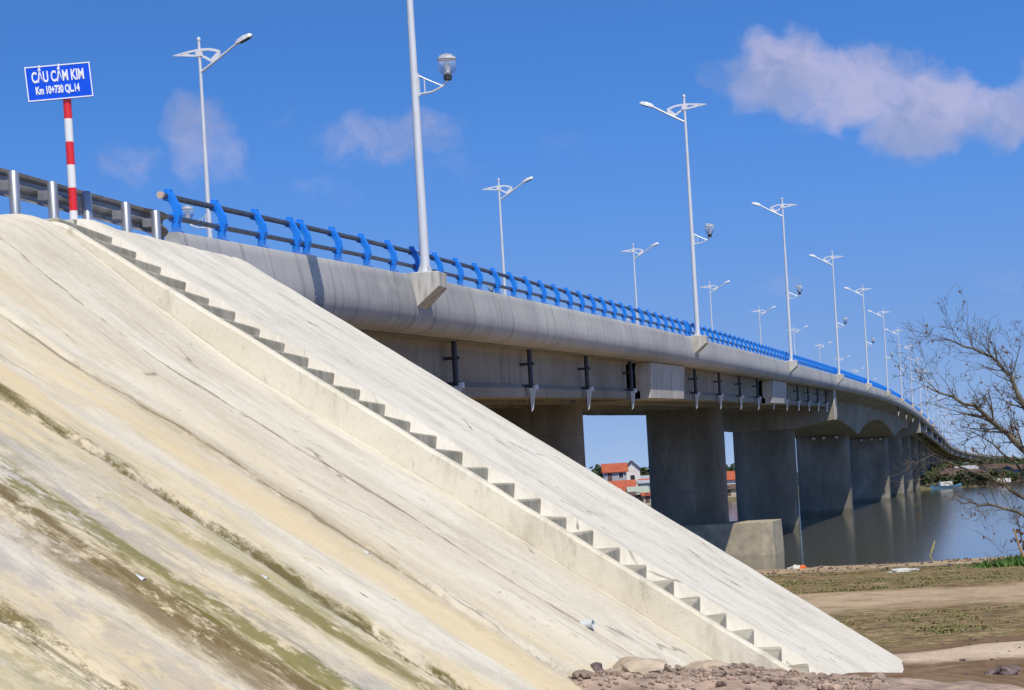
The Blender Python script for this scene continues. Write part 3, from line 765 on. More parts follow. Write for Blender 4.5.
for side in (0, 1):
    for k in range(NEAR if side == 0 else FAR):
        o = lamp if first else copy_tree(lamp); first = False
        y = (15.5+33.6*k) if side else (33.3*k-(.45 if k == 0 else 0))
        o.location = ((-11.5 if side else 0)+plan(y), y, prof(y)+.02)
        o.rotation_euler = (0, 0, math.pi if side else 0)
        o['group'] = 'street lamps on the %s edge of the bridge' % ('far' if side else 'near')
        if side == 0:
            o['label'] = ('tall street lamp on the nearest corbel, its top out of the picture' if k == 0 else
                          '%s street lamp along the near parapet counted from the embankment' % ORD[k])
        else:
            o['label'] = ('street lamp on the far edge, leftmost, above the first bays of blue railing' if k == 0 else
                          '%s street lamp along the far edge of the bridge counted from the left' % ORD[k])

# ------------------------------------------------------------------ guardrail, sign, conduit at the top
def build_guardrail():
    X, ys = .42, [-12.95, -13.75, -14.72, -15.5, -16.32, -17.2, -18.05, -18.9, -19.75]
    base = 3.0
    root = empty('guardrail', 'galvanised guardrail on round posts at the top of the embankment', 'guardrail', (X, -13, base))
    zt = lambda y: 3.80 + (y+14.7)*.013
    for y in ys:
        mb = MB(); h = zt(y)-.04-base
        mb.tube([(0, y+13, -.4), (0, y+13, h-.02), (0, y+13, h)], [.058, .058, .045], 16)
        mb.build('post', M['galv'], root, smooth=True)
        mb = MB(); mb.box(-.165, -.045, y+13-.035, y+13+.035, h-.19, h-.09); mb.build('spacer', M['galv'], root)
    prof_ = [(-.165, -.01), (-.19, -.04), (-.25, -.06), (-.25, -.10), (-.19, -.13), (-.17, -.155), (-.19, -.18), (-.25, -.21), (-.25, -.25), (-.19, -.28), (-.165, -.31)]
    th = [(x-.008, z) for x, z in reversed(prof_)]
    mb = MB(); rings = []
    for y in (-20.5, -16, -12.9):
        rings.append([(x, y+13, zt(y)-base+z+.03) for x, z in prof_+th])
    mb.loft(rings); mb.build('beam', M['beam'], root)
    # flattened end piece
    mb = MB(); rings = []
    for t, dx, dz in ((0, 0, 0), (.2, .03, -.02), (.42, .05, -.05), (.58, .03, -.08)):
        y = -12.9+t; s = 1+.75*t
        rings.append([(x*(1-.1*t)+dx, y+13, zt(-12.9)-base+(z+.16)*s-.13+dz) for x, z in prof_+th])
    mb.loft(rings); mb.build('end_piece', M['beamend'], root)
M['beamend'] = plain('dull_grey_steel', (.20, .19, .18), .7, .2, .25, 10)
build_guardrail()
def build_sign():
    x, y, z = .62, -15.42, 3.06
    root = empty('road_sign', 'blue bridge name sign tilted on a red and white banded post', 'road sign', (x, y, z))
    mb = MB(); mb.tube([(0, 0, 0), (0, 0, 1.80)], .045, 18); mb.build('post', M['bands'], root, smooth=True)
    pe = MB(); w, h = .715, .39
    for bx in (1,): pe.box(-w/2, w/2, -.012, .012, -h/2, h/2)
    plate = pe.build('plate', M['signblue'], root, bevel=.006)
    plate.location = (-.045, -.075, 1.78); plate.rotation_euler = (0, -R(3.6), YAW+R(7))
    fr = MB(); b = .012; y0, y1 = -.0165, -.0125
    fr.box(-w/2+.004, w/2-.004, y0, y1, h/2-b-.004, h/2-.004); fr.box(-w/2+.004, w/2-.004, y0, y1, -h/2+.004, -h/2+b+.004)
    fr.box(-w/2+.004, -w/2+b+.004, y0, y1, -h/2+b+.004, h/2-b-.004); fr.box(w/2-b-.004, w/2-.004, y0, y1, -h/2+b+.004, h/2-b-.004)
    fr.build('border', M['letter'], plate)
    mb = MB(); mb.box(-.2, .2, .013, .03, -.12, -.09); mb.box(-.2, .2, .013, .03, .09, .12); mb.build('clamp', M['galv'], plate)
    for txt, size, sx, px, pz in (('CẦU CẨM KIM', .165, .70, -.005, .012), ('Km 10+730 QL.14', .115, .66, -.022, -.118)):
        cu = bpy.data.curves.new('lettering', 'FONT'); cu.body = txt; cu.size = size; cu.extrude = .002; cu.align_x = 'CENTER'; cu.offset = .0045
        to = bpy.data.objects.new('lettering', cu); COL.objects.link(to)
        dg = bpy.context.evaluated_depsgraph_get(); me = bpy.data.meshes.new_from_object(to.evaluated_get(dg))
        bpy.data.objects.remove(to)
        xs = [v.co.x for v in me.vertices]; mid = (max(xs)+min(xs))/2; wd = max(xs)-min(xs)
        k = (.565 if size > .12 else .475)/wd
        for v in me.vertices:
            X_, Y_, Z_ = v.co; v.co = ((X_-mid)*k, -.0155-Z_, Y_)
        o = link('lettering', me, M['letter'], plate); o.location = (px, 0, pz)
build_sign()
e = empty('conduit', 'short bent orange plastic conduit beside the parapet end', 'pipe', (.34, -12.72, 3.20))
mb = MB(); mb.tube([(.02, -.35, -.06), (.03, -.2, .02), (.04, 0, .09), (.03, .16, .13), (.02, .26, .11), (.02, .30, .0), (.02, .31, -.2)], .028, 10); mb.build('pipe', M['orange'], e, smooth=True)

# ------------------------------------------------------------------ rocks, rubble, litter
def rock_mesh(mb, c, r, sq=(1, 1, .6), seed=0, sub=1):
    bm = bmesh.new(); bmesh.ops.create_icosphere(bm, subdivisions=sub, radius=1)
    rz = Matrix.Rotation(seed*1.7, 3, 'Z')
    vs = []
    for v in bm.verts:
        f = 1+.45*noise.noise(v.co*1.3+Vector((seed*3.1, seed*1.7, 0)))+.2*noise.noise(v.co*3.1+Vector((seed, 0, 4)))
        p = rz @ Vector((v.co.x*sq[0]*f*r, v.co.y*sq[1]*f*r, v.co.z*sq[2]*f*r)); vs.append(p+Vector(c))
    mb.add(vs, [tuple(v.index for v in f.verts) for f in bm.faces]); bm.free()
def heap_z(s, t):
    a = lerp_tab([(-12.5, -5.2), (-11, -4.93), (-9.8, -4.72), (-8.5, -4.86), (-7, -4.97), (-5.8, -5.12), (-5.3, -5.2), (-4.6, -5.45), (-3.7, -5.9), (-3.1, -6.3), (-2, -7)], t)
    return a - .10*max(0, s-6.5) + noise.noise(Vector((s*1.6, t*1.6, 2)))*.09 + noise.noise(Vector((s*6, t*6, 4)))*.035
def build_rubble():
    mb = MB(); ss = [5.6+i*.07 for i in range(60)]; ts = [-12.5+i*.08 for i in range(132)]
    for s in ss:
        for t in ts: mb.v.append((s, t, heap_z(s, t)))
    n = len(ts)
    for i in range(len(ss)-1):
        for j in range(n-1):
            a = i*n+j; mb.f.append((a, a+n, a+n+1, a+1))
    for i in range(4500):
        s, t = random.uniform(5.8, 8.2), random.uniform(-12, -2.6); r = random.uniform(.008, .032)*(2.0 if random.random() < .08 else 1)
        z = heap_z(s, t)
        if z < pl(s, t) - drop(s) - .05 and t < T_WALL0: continue
        rock_mesh(mb, (s, t, z+r*.3), r, (1, .8, .6), i)
    o = mb.build('rubble', M['stone'], loc=EP, fix=False); o.rotation_euler = (0, 0, ER); tag(o, kind='stuff')
build_rubble()
def rock(label, s, t, r, sq, seed, mat, name='rock', cat='rock', sub=3, lift=.3):
    mb = MB(); rock_mesh(mb, (0, 0, 0), r, sq, seed, sub); o = mb.build(name, mat); p = e2w(s, t, heap_z(s, t)+r*sq[2]*lift); o.location = p
    tag(o, label, cat, 'loose rocks at the foot of the slope'); return o
rock('broad flat lump of broken cement on the rubble at the slope foot', 6.35, -8.75, .27, (1.25, .8, .36), 3, M['chunk'], 'concrete_lump', 'concrete lump')
rock('small dark stone at the left end of the flat cement lump', 6.12, -9.25, .07, (1, .8, .8), 5, M['darkstone'])
rock('dark jagged rock on the rubble below the stair wall', 6.95, -6.1, .16, (1.2, .8, .6), 8, M['darkstone'])
rock('smaller dark rock just right of the jagged one', 7.08, -5.75, .10, (1.2, .8, .6), 11, M['darkstone'])
rock('pale brown slab tipped on the rubble between the lump and the jagged rock', 6.75, -6.9, .24, (1.4, .8, .3), 14, M['chunk'], 'concrete_lump', 'concrete lump')
for i, (lab, rr, dd, r) in enumerate((('dark purplish rock in the lower right corner, larger of the pair', 5.28, 20.0, .12), ('dark purplish rock in the lower right corner, smaller of the pair', 5.05, 19.8, .07))):
    p = at(rr, dd, 0); mb = MB(); rock_mesh(mb, (0, 0, 0), r, (1.3, .8, .6), 20+i, 3); o = mb.build('rock', M['darkstone']); o.location = (p.x, p.y, ground_z(p.x, p.y)+r*.25); tag(o, lab, 'rock')
# pebbles and clods scattered over the bank
mb = MB()
for i in range(620):
    d = random.choice((random.uniform(17, 34), random.uniform(62, 76), random.uniform(62, 76))); r_ = random.uniform(.06, .30)*d; p = at(r_, d, 0)
    s_, t_2 = w2e(p.x, p.y)
    if -3 < s_ < 9.2 and t_2 < 5: continue
    rad = random.uniform(.012, .03)*(2.4 if d > 50 else 1)
    rock_mesh(mb, (p.x, p.y, ground_z(p.x, p.y)+rad*.3), rad, (1, .8, .6), i)
o = mb.build('pebbles', M['darkstone'], fix=False); tag(o, kind='stuff')
# litter
def crumple(name, label, cat, px, r, sq, mat, seed):
    mb = MB(); bm = bmesh.new(); bmesh.ops.create_icosphere(bm, subdivisions=4, radius=1); vs = []
    for v in bm.verts:
        q = v.co; f = 1+.5*noise.noise(q*2+Vector((seed, 0, 0)))+.3*abs(noise.noise(q*5+Vector((0, seed, 0))))
        vs.append((q.x*sq[0]*f*r, q.y*sq[1]*f*r, max(-.02, q.z*sq[2]*f*r)))
    mb.add(vs, [tuple(v.index for v in f.verts) for f in bm.faces]); bm.free()
    o = mb.build(name, mat, smooth=True); p = at(px[0], px[1], 0); o.location = (p.x, p.y, max(ground_z(p.x, p.y), WZ)); o.rotation_euler = (0, 0, YAW); tag(o, label, cat); return o
crumple('plastic_bag', 'crumpled white plastic sheet on the sandy water edge', 'litter', (12.75, 60.5, 0), .30, (1.7, .9, .35), M['bag'], 2)
crumple('plastic_scrap', 'thin white plastic scrap at the water line', 'litter', (11.2, 74.5, 0), .22, (1.5, .5, .2), M['bag'], 5)
crumple('plastic_wrapper', 'white wrapper lying on the orange litter by the water', 'litter', (10.95, 72.7, 0), .2, (1.1, .6, .8), M['bag'], 9)
crumple('orange_litter', 'bit of orange litter on the bank beside the pier footing', 'litter', (11.2, 72.6, 0), .17, (.9, .6, .9), M['orange'], 12)
p = at(16.9, 74.6, 0)
e = empty('reed', 'broken yellow reed stalk standing in the shallow water', 'reed', (p.x, p.y, WZ), YAW)
mb = MB(); mb.tube([(.12, 0, -.1), (.05, 0, .12), (-.12, 0, .38)], .025, 6); mb.build('lower_stalk', M['reed'], e)
mb = MB(); mb.tube([(-.12, 0, .36), (.02, 0, .7), (.14, .05, 1.02)], [.025, .05, .02], 6); mb.build('upper_stalk', M['reed'], e)

# ------------------------------------------------------------------ grass
def build_grass():
    mb = MB(); cnt = 0
    for i in range(150000):
        d = random.uniform(25.5, 64); r_ = random.uniform(.07, .36)*d
        p = at(r_, d, 0); s_, t_2 = w2e(p.x, p.y)
        if -3 < s_ < 9.0 and t_2 < 4.5: continue
        g = noise.noise(Vector((p.x*.22, p.y*.22, 3)))*.6+noise.noise(Vector((p.x*.9, p.y*.9, 1)))*.5
        if 34.5 < d < 46.5: g -= .8
        elif d < 27: g -= .25
        elif 47 < d < 57: g += .2
        if g < .0 or random.random() > .08+g*.6: continue
        cnt += 1
        h = random.uniform(.01, .04)*(1+.6*max(0, g)); z = ground_z(p.x, p.y)-.01
        for k in range(3):
            a = random.uniform(0, 6.28); w = random.uniform(.012, .03); l = random.uniform(.02, .10)
            cx, cy = p.x+random.uniform(-.06, .06), p.y+random.uniform(-.06, .06)
            mb.add([(cx-w*math.cos(a), cy-w*math.sin(a), z), (cx+w*math.cos(a), cy+w*math.sin(a), z), (cx+l*math.sin(a), cy-l*math.cos(a), z+h)], [(0, 1, 2)])
    o = mb.build('grass', M['grass'], fix=False); tag(o, kind='stuff')
build_grass()

# ------------------------------------------------------------------ bare tree on the bank
def build_bare_tree():
    D = 62.0
    b = at(17.6, D, 0); gz = ground_z(b.x, b.y)
    root = empty('bare_tree', 'leafless tree with spreading twigs at the right edge of the bank', 'tree', (b.x, b.y, gz), YAW)
    rnd = random.Random(11)
    limb = MB(); twig = MB(); leaf = MB()
    def branch(p, d, L, r, lev):
        n = max(3, int(L/.35)); pts = [p.copy()]; rad = [r]; q = p.copy(); dd = d.normalized()
        for i in range(n):
            dd = (dd + Vector((rnd.gauss(0, .14), rnd.gauss(0, .14), rnd.gauss(.03, .12)))).normalized()
            q = q+dd*(L/n); pts.append(q.copy()); rad.append(max(.005, r*(1-.75*(i+1)/n)))
        (limb if lev < 2 else twig).tube(pts, rad, 7 if lev < 2 else 4)
        if lev < 4:
            m = (5, 6, 5, 3)[lev] if lev < 4 else 0
            for k in range(m):
                i = rnd.randint(max(1, n//4), n); a = pts[i]
                t = (pts[i]-pts[i-1]).normalized(); ax = t.orthogonal(); ax.rotate(Matrix.Rotation(rnd.uniform(0, 6.28), 3, t))
                nd = (t*rnd.uniform(.5, 1)+ax*rnd.uniform(.5, .9)+Vector((0, 0, .12))).normalized()
                branch(a, nd, L*rnd.uniform(.32, .58), max(.0055, rad[i]*.6), lev+1)
        if lev >= 3 and rnd.random() < .05:
            a = pts[-1]; s = rnd.uniform(.04, .09); leaf.add([a, a+Vector((s, .01, -s)), a+Vector((0, s*.5, -s*1.6))], [(0, 1, 2)])
    # trunk, then main limbs as seen: x to the right, z up (metres)
    trunk = [(-.25, 0, -.3), (-.05, 0, .8), (.20, .05, 1.9), (.30, .0, 2.8), (.38, 0, 3.4)]
    tr = MB(); tr.tube(trunk, [.26, .2, .17, .16, .15], 10); tr.build('trunk', M['bark'], root, smooth=True)
    mains = [([(.35, 0, 3.3), (-.5, .2, 4.3), (-1.15, .1, 4.9), (-1.9, -.2, 5.5), (-2.7, -.1, 5.85), (-3.5, 0, 6.3)], .13),
             ([(.36, 0, 3.4), (.1, -.2, 4.6), (-.25, -.3, 5.6), (-.6, -.2, 6.4), (-1.15, 0, 7.2), (-2.0, .1, 7.6), (-2.9, .2, 8.0)], .12),
             ([(.38, 0, 3.4), (.8, .3, 4.6), (1.3, .2, 5.8), (1.6, .5, 7.0), (1.8, .6, 8.4)], .13),
             ([(.36, 0, 3.2), (1.2, -.3, 4.0), (2.4, -.3, 5.0), (3.4, -.2, 6.2)], .11),
             ([(.1, 0, 1.3), (-.7, -.3, 1.8), (-1.6, -.4, 2.1), (-2.5, -.4, 2.2), (-3.2, -.3, 2.5)], .07),
             ([(.2, 0, 1.9), (-.6, .3, 2.5), (-1.4, .4, 3.1), (-2.3, .4, 3.4), (-3.3, .4, 3.9)], .075),
             ([(.25, .1, 2.4), (-.3, .8, 3.4), (-.9, 1.3, 4.2), (-1.6, 1.6, 4.7)], .06),
             ([(.0, 0, .6), (-.25, -.2, 1.4), (-.3, -.3, 2.3)], .06), ([(-.1, 0, .1), (-.5, -.2, .8), (-.75, -.2, 1.7)], .05)]
    for pts, r in mains:
        pts = [Vector(p) for p in pts]; n = len(pts)
        fine = []; rr = []
        for i in range(n-1):
            for k in range(3):
                f = k/3; p = pts[i].lerp(pts[i+1], f)+Vector((rnd.gauss(0, .03), rnd.gauss(0, .03), rnd.gauss(0, .03))); fine.append(p); rr.append(max(.012, r*(1-.85*(i+f)/(n-1))))
        fine.append(pts[-1]); rr.append(.012)
        limb.tube(fine, [q*.95 for q in rr], 8)
        m = len(fine)
        for k in range(int(m*(1.9 if pts[-1].z > 5 else 1.1))):
            i = rnd.randint(2, m-1); t = (fine[i]-fine[i-1]).normalized(); ax = t.orthogonal(); ax.rotate(Matrix.Rotation(rnd.uniform(0, 6.28), 3, t))
            branch(fine[i], (t*rnd.uniform(.5, 1.1)+ax*rnd.uniform(.4, .9)+Vector((0, 0, .1))).normalized(), rnd.uniform(.6, 1.6), max(.01, rr[i]*.36), 2 if rr[i] < .06 else 1 if rnd.random() < .3 else 2)
    limb.build('branches', M['bark'], root, smooth=True, fix=False); twig.build('twigs', M['bark'], root, fix=False)
    for k in range(60):
        a = Vector((rnd.gauss(-.25, .3), rnd.gauss(-.2, .3), rnd.uniform(.4, 1.5))); s = rnd.uniform(.06, .13)
        leaf.add([a, a+Vector((s, rnd.uniform(-.05, .05), -s*.6)), a+Vector((rnd.uniform(-.03, .03), s*.4, -s*1.4))], [(0, 1, 2)])
    leaf.build('dry_leaves', M['dry'], root, fix=False)
    # fresh weeds round the foot
    w = MB()
    for k in range(2600):
        r_ = 17.0+rnd.gauss(.2, .9); d = D-1.0+rnd.gauss(0, 1.0)
        p = at(r_, d, 0); z = ground_z(p.x, p.y); h = rnd.uniform(.12, .42)*max(.3, 1-abs(r_-17.3)/3); a = rnd.uniform(0, 6.28); ww = rnd.uniform(.02, .05)
        w.add([(p.x-ww*math.cos(a), p.y-ww*math.sin(a), z), (p.x+ww*math.cos(a), p.y+ww*math.sin(a), z), (p.x+.12*math.sin(a), p.y-.12*math.cos(a), z+h)], [(0, 1, 2)])
    o = w.build('weeds', M['weed'], fix=False); tag(o, kind='stuff')
    mb = MB(); mb.tube([(0, 0, 0), (-.22, .1, .7), (-.36, .1, 1.3)], [.05, .04, .02], 6)
    mb.tube([(0, 0, .2), (.1, 0, .6), (.05, .1, 1.1)], [.035, .03, .015], 6)
    q = at(16.95, D-1.2, 0); o = mb.build('dead_stem', M['stem']); o.location = (q.x, q.y, ground_z(q.x, q.y)-.05); o.rotation_euler = (0, 0, YAW); tag(o, 'orange brown dead stem leaning at the foot of the bare tree', 'dead stem')
build_bare_tree()

# ------------------------------------------------------------------ far bank: houses, trees, boats
M['redroof'] = plain('red_tiles', (.40, .095, .045), .8, 0, .25, 1.5)
M['brownroof'] = plain('brown_tiles', (.12, .075, .06), .8, 0, .25, 1.5)
M['greenroof'] = plain('pale_green_sheet', (.36, .40, .34), .6, 0, .1, 1.5)
M['hwhite'] = plain('white_house_wall', (.74, .72, .68), .8, 0, .08, .8)
M['hbeige'] = plain('beige_house_wall', (.52, .42, .32), .8, 0, .12, .8)
M['hgrey'] = plain('grey_house_wall', (.36, .38, .41), .8, 0, .12, .8)
M['hblue'] = plain('blue_house_wall', (.12, .27, .42), .8, 0, .12, .8)
M['pane'] = plain('dark_window', (.03, .035, .045), .15, 0, .1, 2)
def px2r(px, py, depth):                      # helper: metres right of / above eye height for a sighting
    u = px-512; v = 345-py; c, s = math.cos(R(3.3)), math.sin(R(3.3))
    return (u*c+v*s)/1800*depth, (-u*s+v*c+150)/1800*depth
def house(px, depth, w, dp, base, h, rh, wall, roof, label, hip=False, storeys=1, rot=0.0, gable_front=False):
    r_, _ = px2r(px, 480, depth); p = at(r_, depth, 0)
    e = empty('house', label, 'house', (p.x, p.y, base), YAW+rot, 'houses on the far bank')
    mb = MB()
    if gable_front:
        ring = [(-w/2, h-.0), (-w/2, -1.5), (w/2, -1.5), (w/2, h), (0, h+rh)]
        mb.loft([[(x, y, z) for x, z in ring] for y in (-dp/2, dp/2)])
    else:
        ring = [(-dp/2, h), (-dp/2, -1.5), (dp/2, -1.5), (dp/2, h), (0, h+rh)]
        mb.loft([[(x, y, z) for y, z in ring] for x in (-w/2, w/2)])
    mb.build('wall', M[wall], e)
    mb = MB(); o_ = .45; t = .14
    if gable_front:
        for s in (-1, 1):
            a, b = (s*(w/2+o_), h-o_*rh/(w/2)+.02), (0, h+rh+.02)
            mb.loft([[(a[0], y, a[1]), (b[0], y, b[1]), (b[0], y, b[1]+t), (a[0], y, a[1]+t)] for y in (-dp/2-o_, dp/2+o_)])
    else:
        for s in (-1, 1):
            a, b = (s*(dp/2+o_), h-o_*rh/(dp/2)+.02), (0, h+rh+.02); xi = (w/2-dp*.4) if hip else w/2+o_
            mb.loft([[(-w/2-o_, a[0], a[1]), (-xi, b[0], b[1]), (-xi, b[0], b[1]+t), (-w/2-o_, a[0], a[1]+t)], [(w/2+o_, a[0], a[1]), (xi, b[0], b[1]), (xi, b[0], b[1]+t), (w/2+o_, a[0], a[1]+t)]])
    mb.build('roof', M[roof], e)
    n = max(1, int(w/2.4)); sh = h/storeys
    for st in range(storeys):
        for k in range(n):
            x = -w/2+w*(k+.5)/n; z0 = st*sh+.9
            if k == 0 and st == 0:
                mb = MB(); mb.box(x-.45, x+.45, -dp/2-.05, -dp/2+.05, 0, 2.0); mb.build('door', M['brownroof'], e); continue
            mb = MB(); mb.box(x-.62, x+.62, -dp/2-.05, -dp/2+.04, z0-.08, z0+1.18); f = mb.build('window', M['white'], e)
            mb = MB(); mb.box(x-.5, x+.5, -dp/2-.07, -dp/2-.052, z0, z0+1.1); mb.build('pane', M['pane'], f)
    return e
GB = -2.6
# seen through the opening between the piers
house(615, 398, 4.9, 6, 1.6, 2.3, 1.7, 'hgrey', 'redroof', 'upper storey house with orange red roof seen between the first piers')
house(617, 391, 7.2, 5, GB+.6, 1.7, 2.0, 'hwhite', 'redroof', 'low red roofed house in front of the grey upper storey house')
house(632, 402, 3.4, 6, GB, 7.0, 1.6, 'hwhite', 'brownroof', 'tall white gabled house behind the red roofed pair', gable_front=True, storeys=2)
house(596, 405, 6, 5, GB, 4.2, .6, 'hwhite', 'hwhite', 'plain white block at the left of the red roofed house')
house(637, 388, 3.8, 4.5, GB-.3, 1.7, 1.4, 'hbeige', 'greenroof', 'beige shed with a pale green sheet roof near the far water edge')
house(650, 394, 4.2, 5, GB, 2.8, 1.6, 'hbeige', 'redroof', 'small red roofed house just left of the dark wide pier')
house(640, 412, 6, 5, GB, 4.4, .8, 'hwhite', 'hgrey', 'white flat house behind the green roofed shed')
house(729, 396, 5.0, 5, GB, 3.4, 1.6, 'hwhite', 'redroof', 'white house with dark red roof in the narrow gap between the second and third piers')
house(727, 389, 4.2, 4, GB-.2, 1.5, .8, 'hbeige', 'brownroof', 'brown shack at the water in the narrow gap between piers')
house(852, 400, 4.5, 5, GB, 3.6, 1.5, 'hwhite', 'redroof', 'white house with red roof glimpsed in the slit beside the fourth pier')
for px, d, w, base, h, rh, wl, rf, lab in (
        (604, 386, 3.4, GB-.3, 1.7, .7, 'hwhite', 'hgrey', 'low white hut with grey roof below the front red roof'),
        (627, 386.5, 2.6, GB-.3, 1.5, .6, 'hwhite', 'brownroof', 'tiny white hut with brown roof left of the green roofed shed'),
        (644, 391, 2.2, GB, 3.6, .5, 'hgrey', 'hgrey', 'narrow grey house rising behind the green roofed shed'),
        (610, 409, 3.0, GB, 6.6, .4, 'hwhite', 'hwhite', 'white upper storey block peeping beside the orange red roof'),
        (646, 384.5, 1.8, GB-.6, 1.5, .5, 'hbeige', 'redroof', 'tiny red roofed hut at the water beside the wide pier')):
    house(px, d, w, 3.5, base, h, rh, wl, rf, lab)
# right of the bridge
far = [(948, 389, 2.6, 'hwhite', 'brownroof', 'small white shack at the far water edge nearest the bridge'), (955, 396, 4.2, 'hbeige', 'brownroof', 'brown roofed shack behind the small white shack'),
       (966, 402, 4.0, 'hbeige', 'hgrey', 'beige house with a faded grey roof under the tree line right of the bridge'), (974, 390, 2.6, 'hwhite', 'brownroof', 'low white hut by the far water below the bare branches'),
       (984, 405, 6.0, 'hwhite', 'hgrey', 'white house with grey roof behind the low hut'), (996, 398, 5.2, 'hgrey', 'brownroof', 'grey walled house with brown roof on the far bank'),
       (1008, 403, 5.0, 'hwhite', 'brownroof', 'white walled house with brown roof near the right frame edge'), (1019, 391, 4.6, 'hblue', 'brownroof', 'blue walled house at the far right edge of the picture')]
for i, (px, d, w, wl, rf, lab) in enumerate(far):
    house(px, d, w, 4.5, GB, 1.6+.4*(i % 3), .8, wl, rf, lab, rot=R((-12, 8, -5, 15)[i % 4]))
def boat(px, d, L, mat, label):
    r_, _ = px2r(px, 490, d); p = at(r_, d, 0); e = empty('boat', label, 'boat', (p.x, p.y, WZ), YAW+R(8), 'boats moored at the far bank')
    mb = MB(); rings = []
    for t, w, z0, z1 in ((-1, .15, .25, 1.0), (-.7, .7, -.1, .75), (0, 1.0, -.2, .6), (.7, .75, -.1, .7), (1, .1, .3, 1.05)):
        x = t*L/2; rings.append([(x, -w, z1), (x, -w*.6, z0), (x, w*.6, z0), (x, w, z1)])
    mb.loft(rings); mb.build('hull', mat, e)
    mb = MB(); mb.box(-.2*L, .18*L, -.7, .7, .5, 1.5); mb.build('cabin', M['hwhite'], e, bevel=.05)
boat(946, 380, 7, M['hblue'], 'blue boat moored at the far bank beside the bridge')
boat(1004, 379, 7.5, M['brownroof'], 'brown boat moored at the far bank under the right branches')
LEAF = [mat_leaf('dark_foliage', (.025, .045, .015), (.06, .085, .03)), mat_leaf('mid_foliage', (.04, .065, .02), (.085, .105, .04)), mat_leaf('olive_foliage', (.06, .07, .025), (.11, .11, .05))]
def crown_mesh(seed, palm=False):
    rnd = random.Random(seed); mb = MB()
    cl = [(Vector((rnd.gauss(0, .45), rnd.gauss(0, .45), rnd.uniform(.35, 1.0))), rnd.uniform(.2, .42)) for _ in range(11)]
    for c, r in cl:
        for k in range(75):
            v = Vector((rnd.gauss(0, 1), rnd.gauss(0, 1), rnd.gauss(0, 1))).normalized()*r*rnd.uniform(.5, 1.05); v.z *= .75
            p = c+v; s = rnd.uniform(.05, .11); a = Vector((rnd.gauss(0, 1), rnd.gauss(0, 1), rnd.gauss(0, 1))).normalized(); b = a.orthogonal().normalized()
            mb.add([p-a*s, p+b*s*.7, p+a*s, p-b*s*.7], [(0, 1, 2, 3)])
    return mb
crowns = []
for i in range(4):
    o = crown_mesh(40+i).build('crown', LEAF[i % 3], fix=False); crowns.append(o.data); bpy.data.objects.remove(o)
mb = MB(); mb.tube([(0, 0, -.25), (.03, 0, .25), (0, .03, .6)], [.06, .045, .02], 7); o = mb.build('trunk', M['bark']); trunk_me = o.data; bpy.data.objects.remove(o)
def far_tree(px, d, size, k, label, sq=1.0):
    r_, _ = px2r(px, 480, d); p = at(r_, d, 0)
    b_ = 'bush' in label.split()
    e = empty('bush' if b_ else 'tree', label, 'bush' if b_ else 'tree', (p.x, p.y, ground_z(p.x, p.y)), k*1.9, 'bushes along the far water edge' if b_ else 'trees on the far bank')
    c = bpy.data.objects.new('crown', crowns[k % 4]); COL.objects.link(c); c.parent = e; c.scale = (size*sq, size*sq, size)
    t = bpy.data.objects.new('trunk', trunk_me); COL.objects.link(t); t.parent = e; t.scale = (size, size, size)
tl = random.Random(3)
for i, (px, d, s, lab) in enumerate([(594, 414, 7.0, 'small dark tree standing left of the red roofed houses'), (644, 418, 7.2, 'dark tree behind the white houses between the piers'),
        (651, 424, 6.5, 'tree peeping over the roofs against the wide pier'), (612, 424, 6.2, 'tree crown behind the orange red roof'),
        (732, 410, 6.0, 'tree behind the house in the narrow pier gap')]):
    far_tree(px, d, s, i, lab)
for i in range(34):
    px = 936+i*3.1+tl.uniform(-1, 1); d = (412, 425, 440)[i % 3]+tl.uniform(-4, 6); s = tl.uniform(2.3, 3.4)+(d-410)*.02
    far_tree(px, d, s, i, 'dark bushy tree in the tree line on the far bank right of the bridge', 1.35)
for i in range(26):
    px = 938+i*3.6+tl.uniform(-1.5, 1.5)
    far_tree(px, 383.5+tl.uniform(0, 6) + (8 if i % 3 == 0 else 0), tl.uniform(1.4, 2.7), i+1, 'low dark bush at the far water edge right of the bridge', 1.5)
# far-off wood that closes the horizon
mb = MB(); rnd = random.Random(5)
for k in range(9000):
    r_ = rnd.uniform(-60, 330); d = rnd.uniform(470, 640); p = at(r_, d, 0); hh = 2.6+1.2*noise.noise(Vector((r_*.05, 0, 0)))+0.8*noise.noise(Vector((r_*.21, 3, 0)))
    z = -1.6+rnd.uniform(0, 1)**.7*hh; s = rnd.uniform(.5, 1.1); a = Vector((rnd.gauss(0, 1), rnd.gauss(0, 1), rnd.gauss(0, 1))).normalized(); b = a.orthogonal().normalized(); q = Vector((p.x, p.y, z))
    mb.add([q-a*s, q+b*s*.8, q+a*s, q-b*s*.8], [(0, 1, 2, 3)])
o = mb.build('distant_wood', LEAF[0], fix=False); tag(o, kind='stuff')

# ------------------------------------------------------------------ light, sky, camera
SUN = Vector((.375, -.55, 1.0)).normalized()
EL = math.asin(SUN.z); AZ = math.atan2(SUN.x, SUN.y)
sl = bpy.data.lights.new('sun', 'SUN'); sl.energy = 4.3; sl.angle = R(.53); sl.color = (1.0, .94, .82)
so = bpy.data.objects.new('sun', sl); COL.objects.link(so); so.rotation_euler = SUN.to_track_quat('Z', 'Y').to_euler(); so.location = (30, -40, 60)

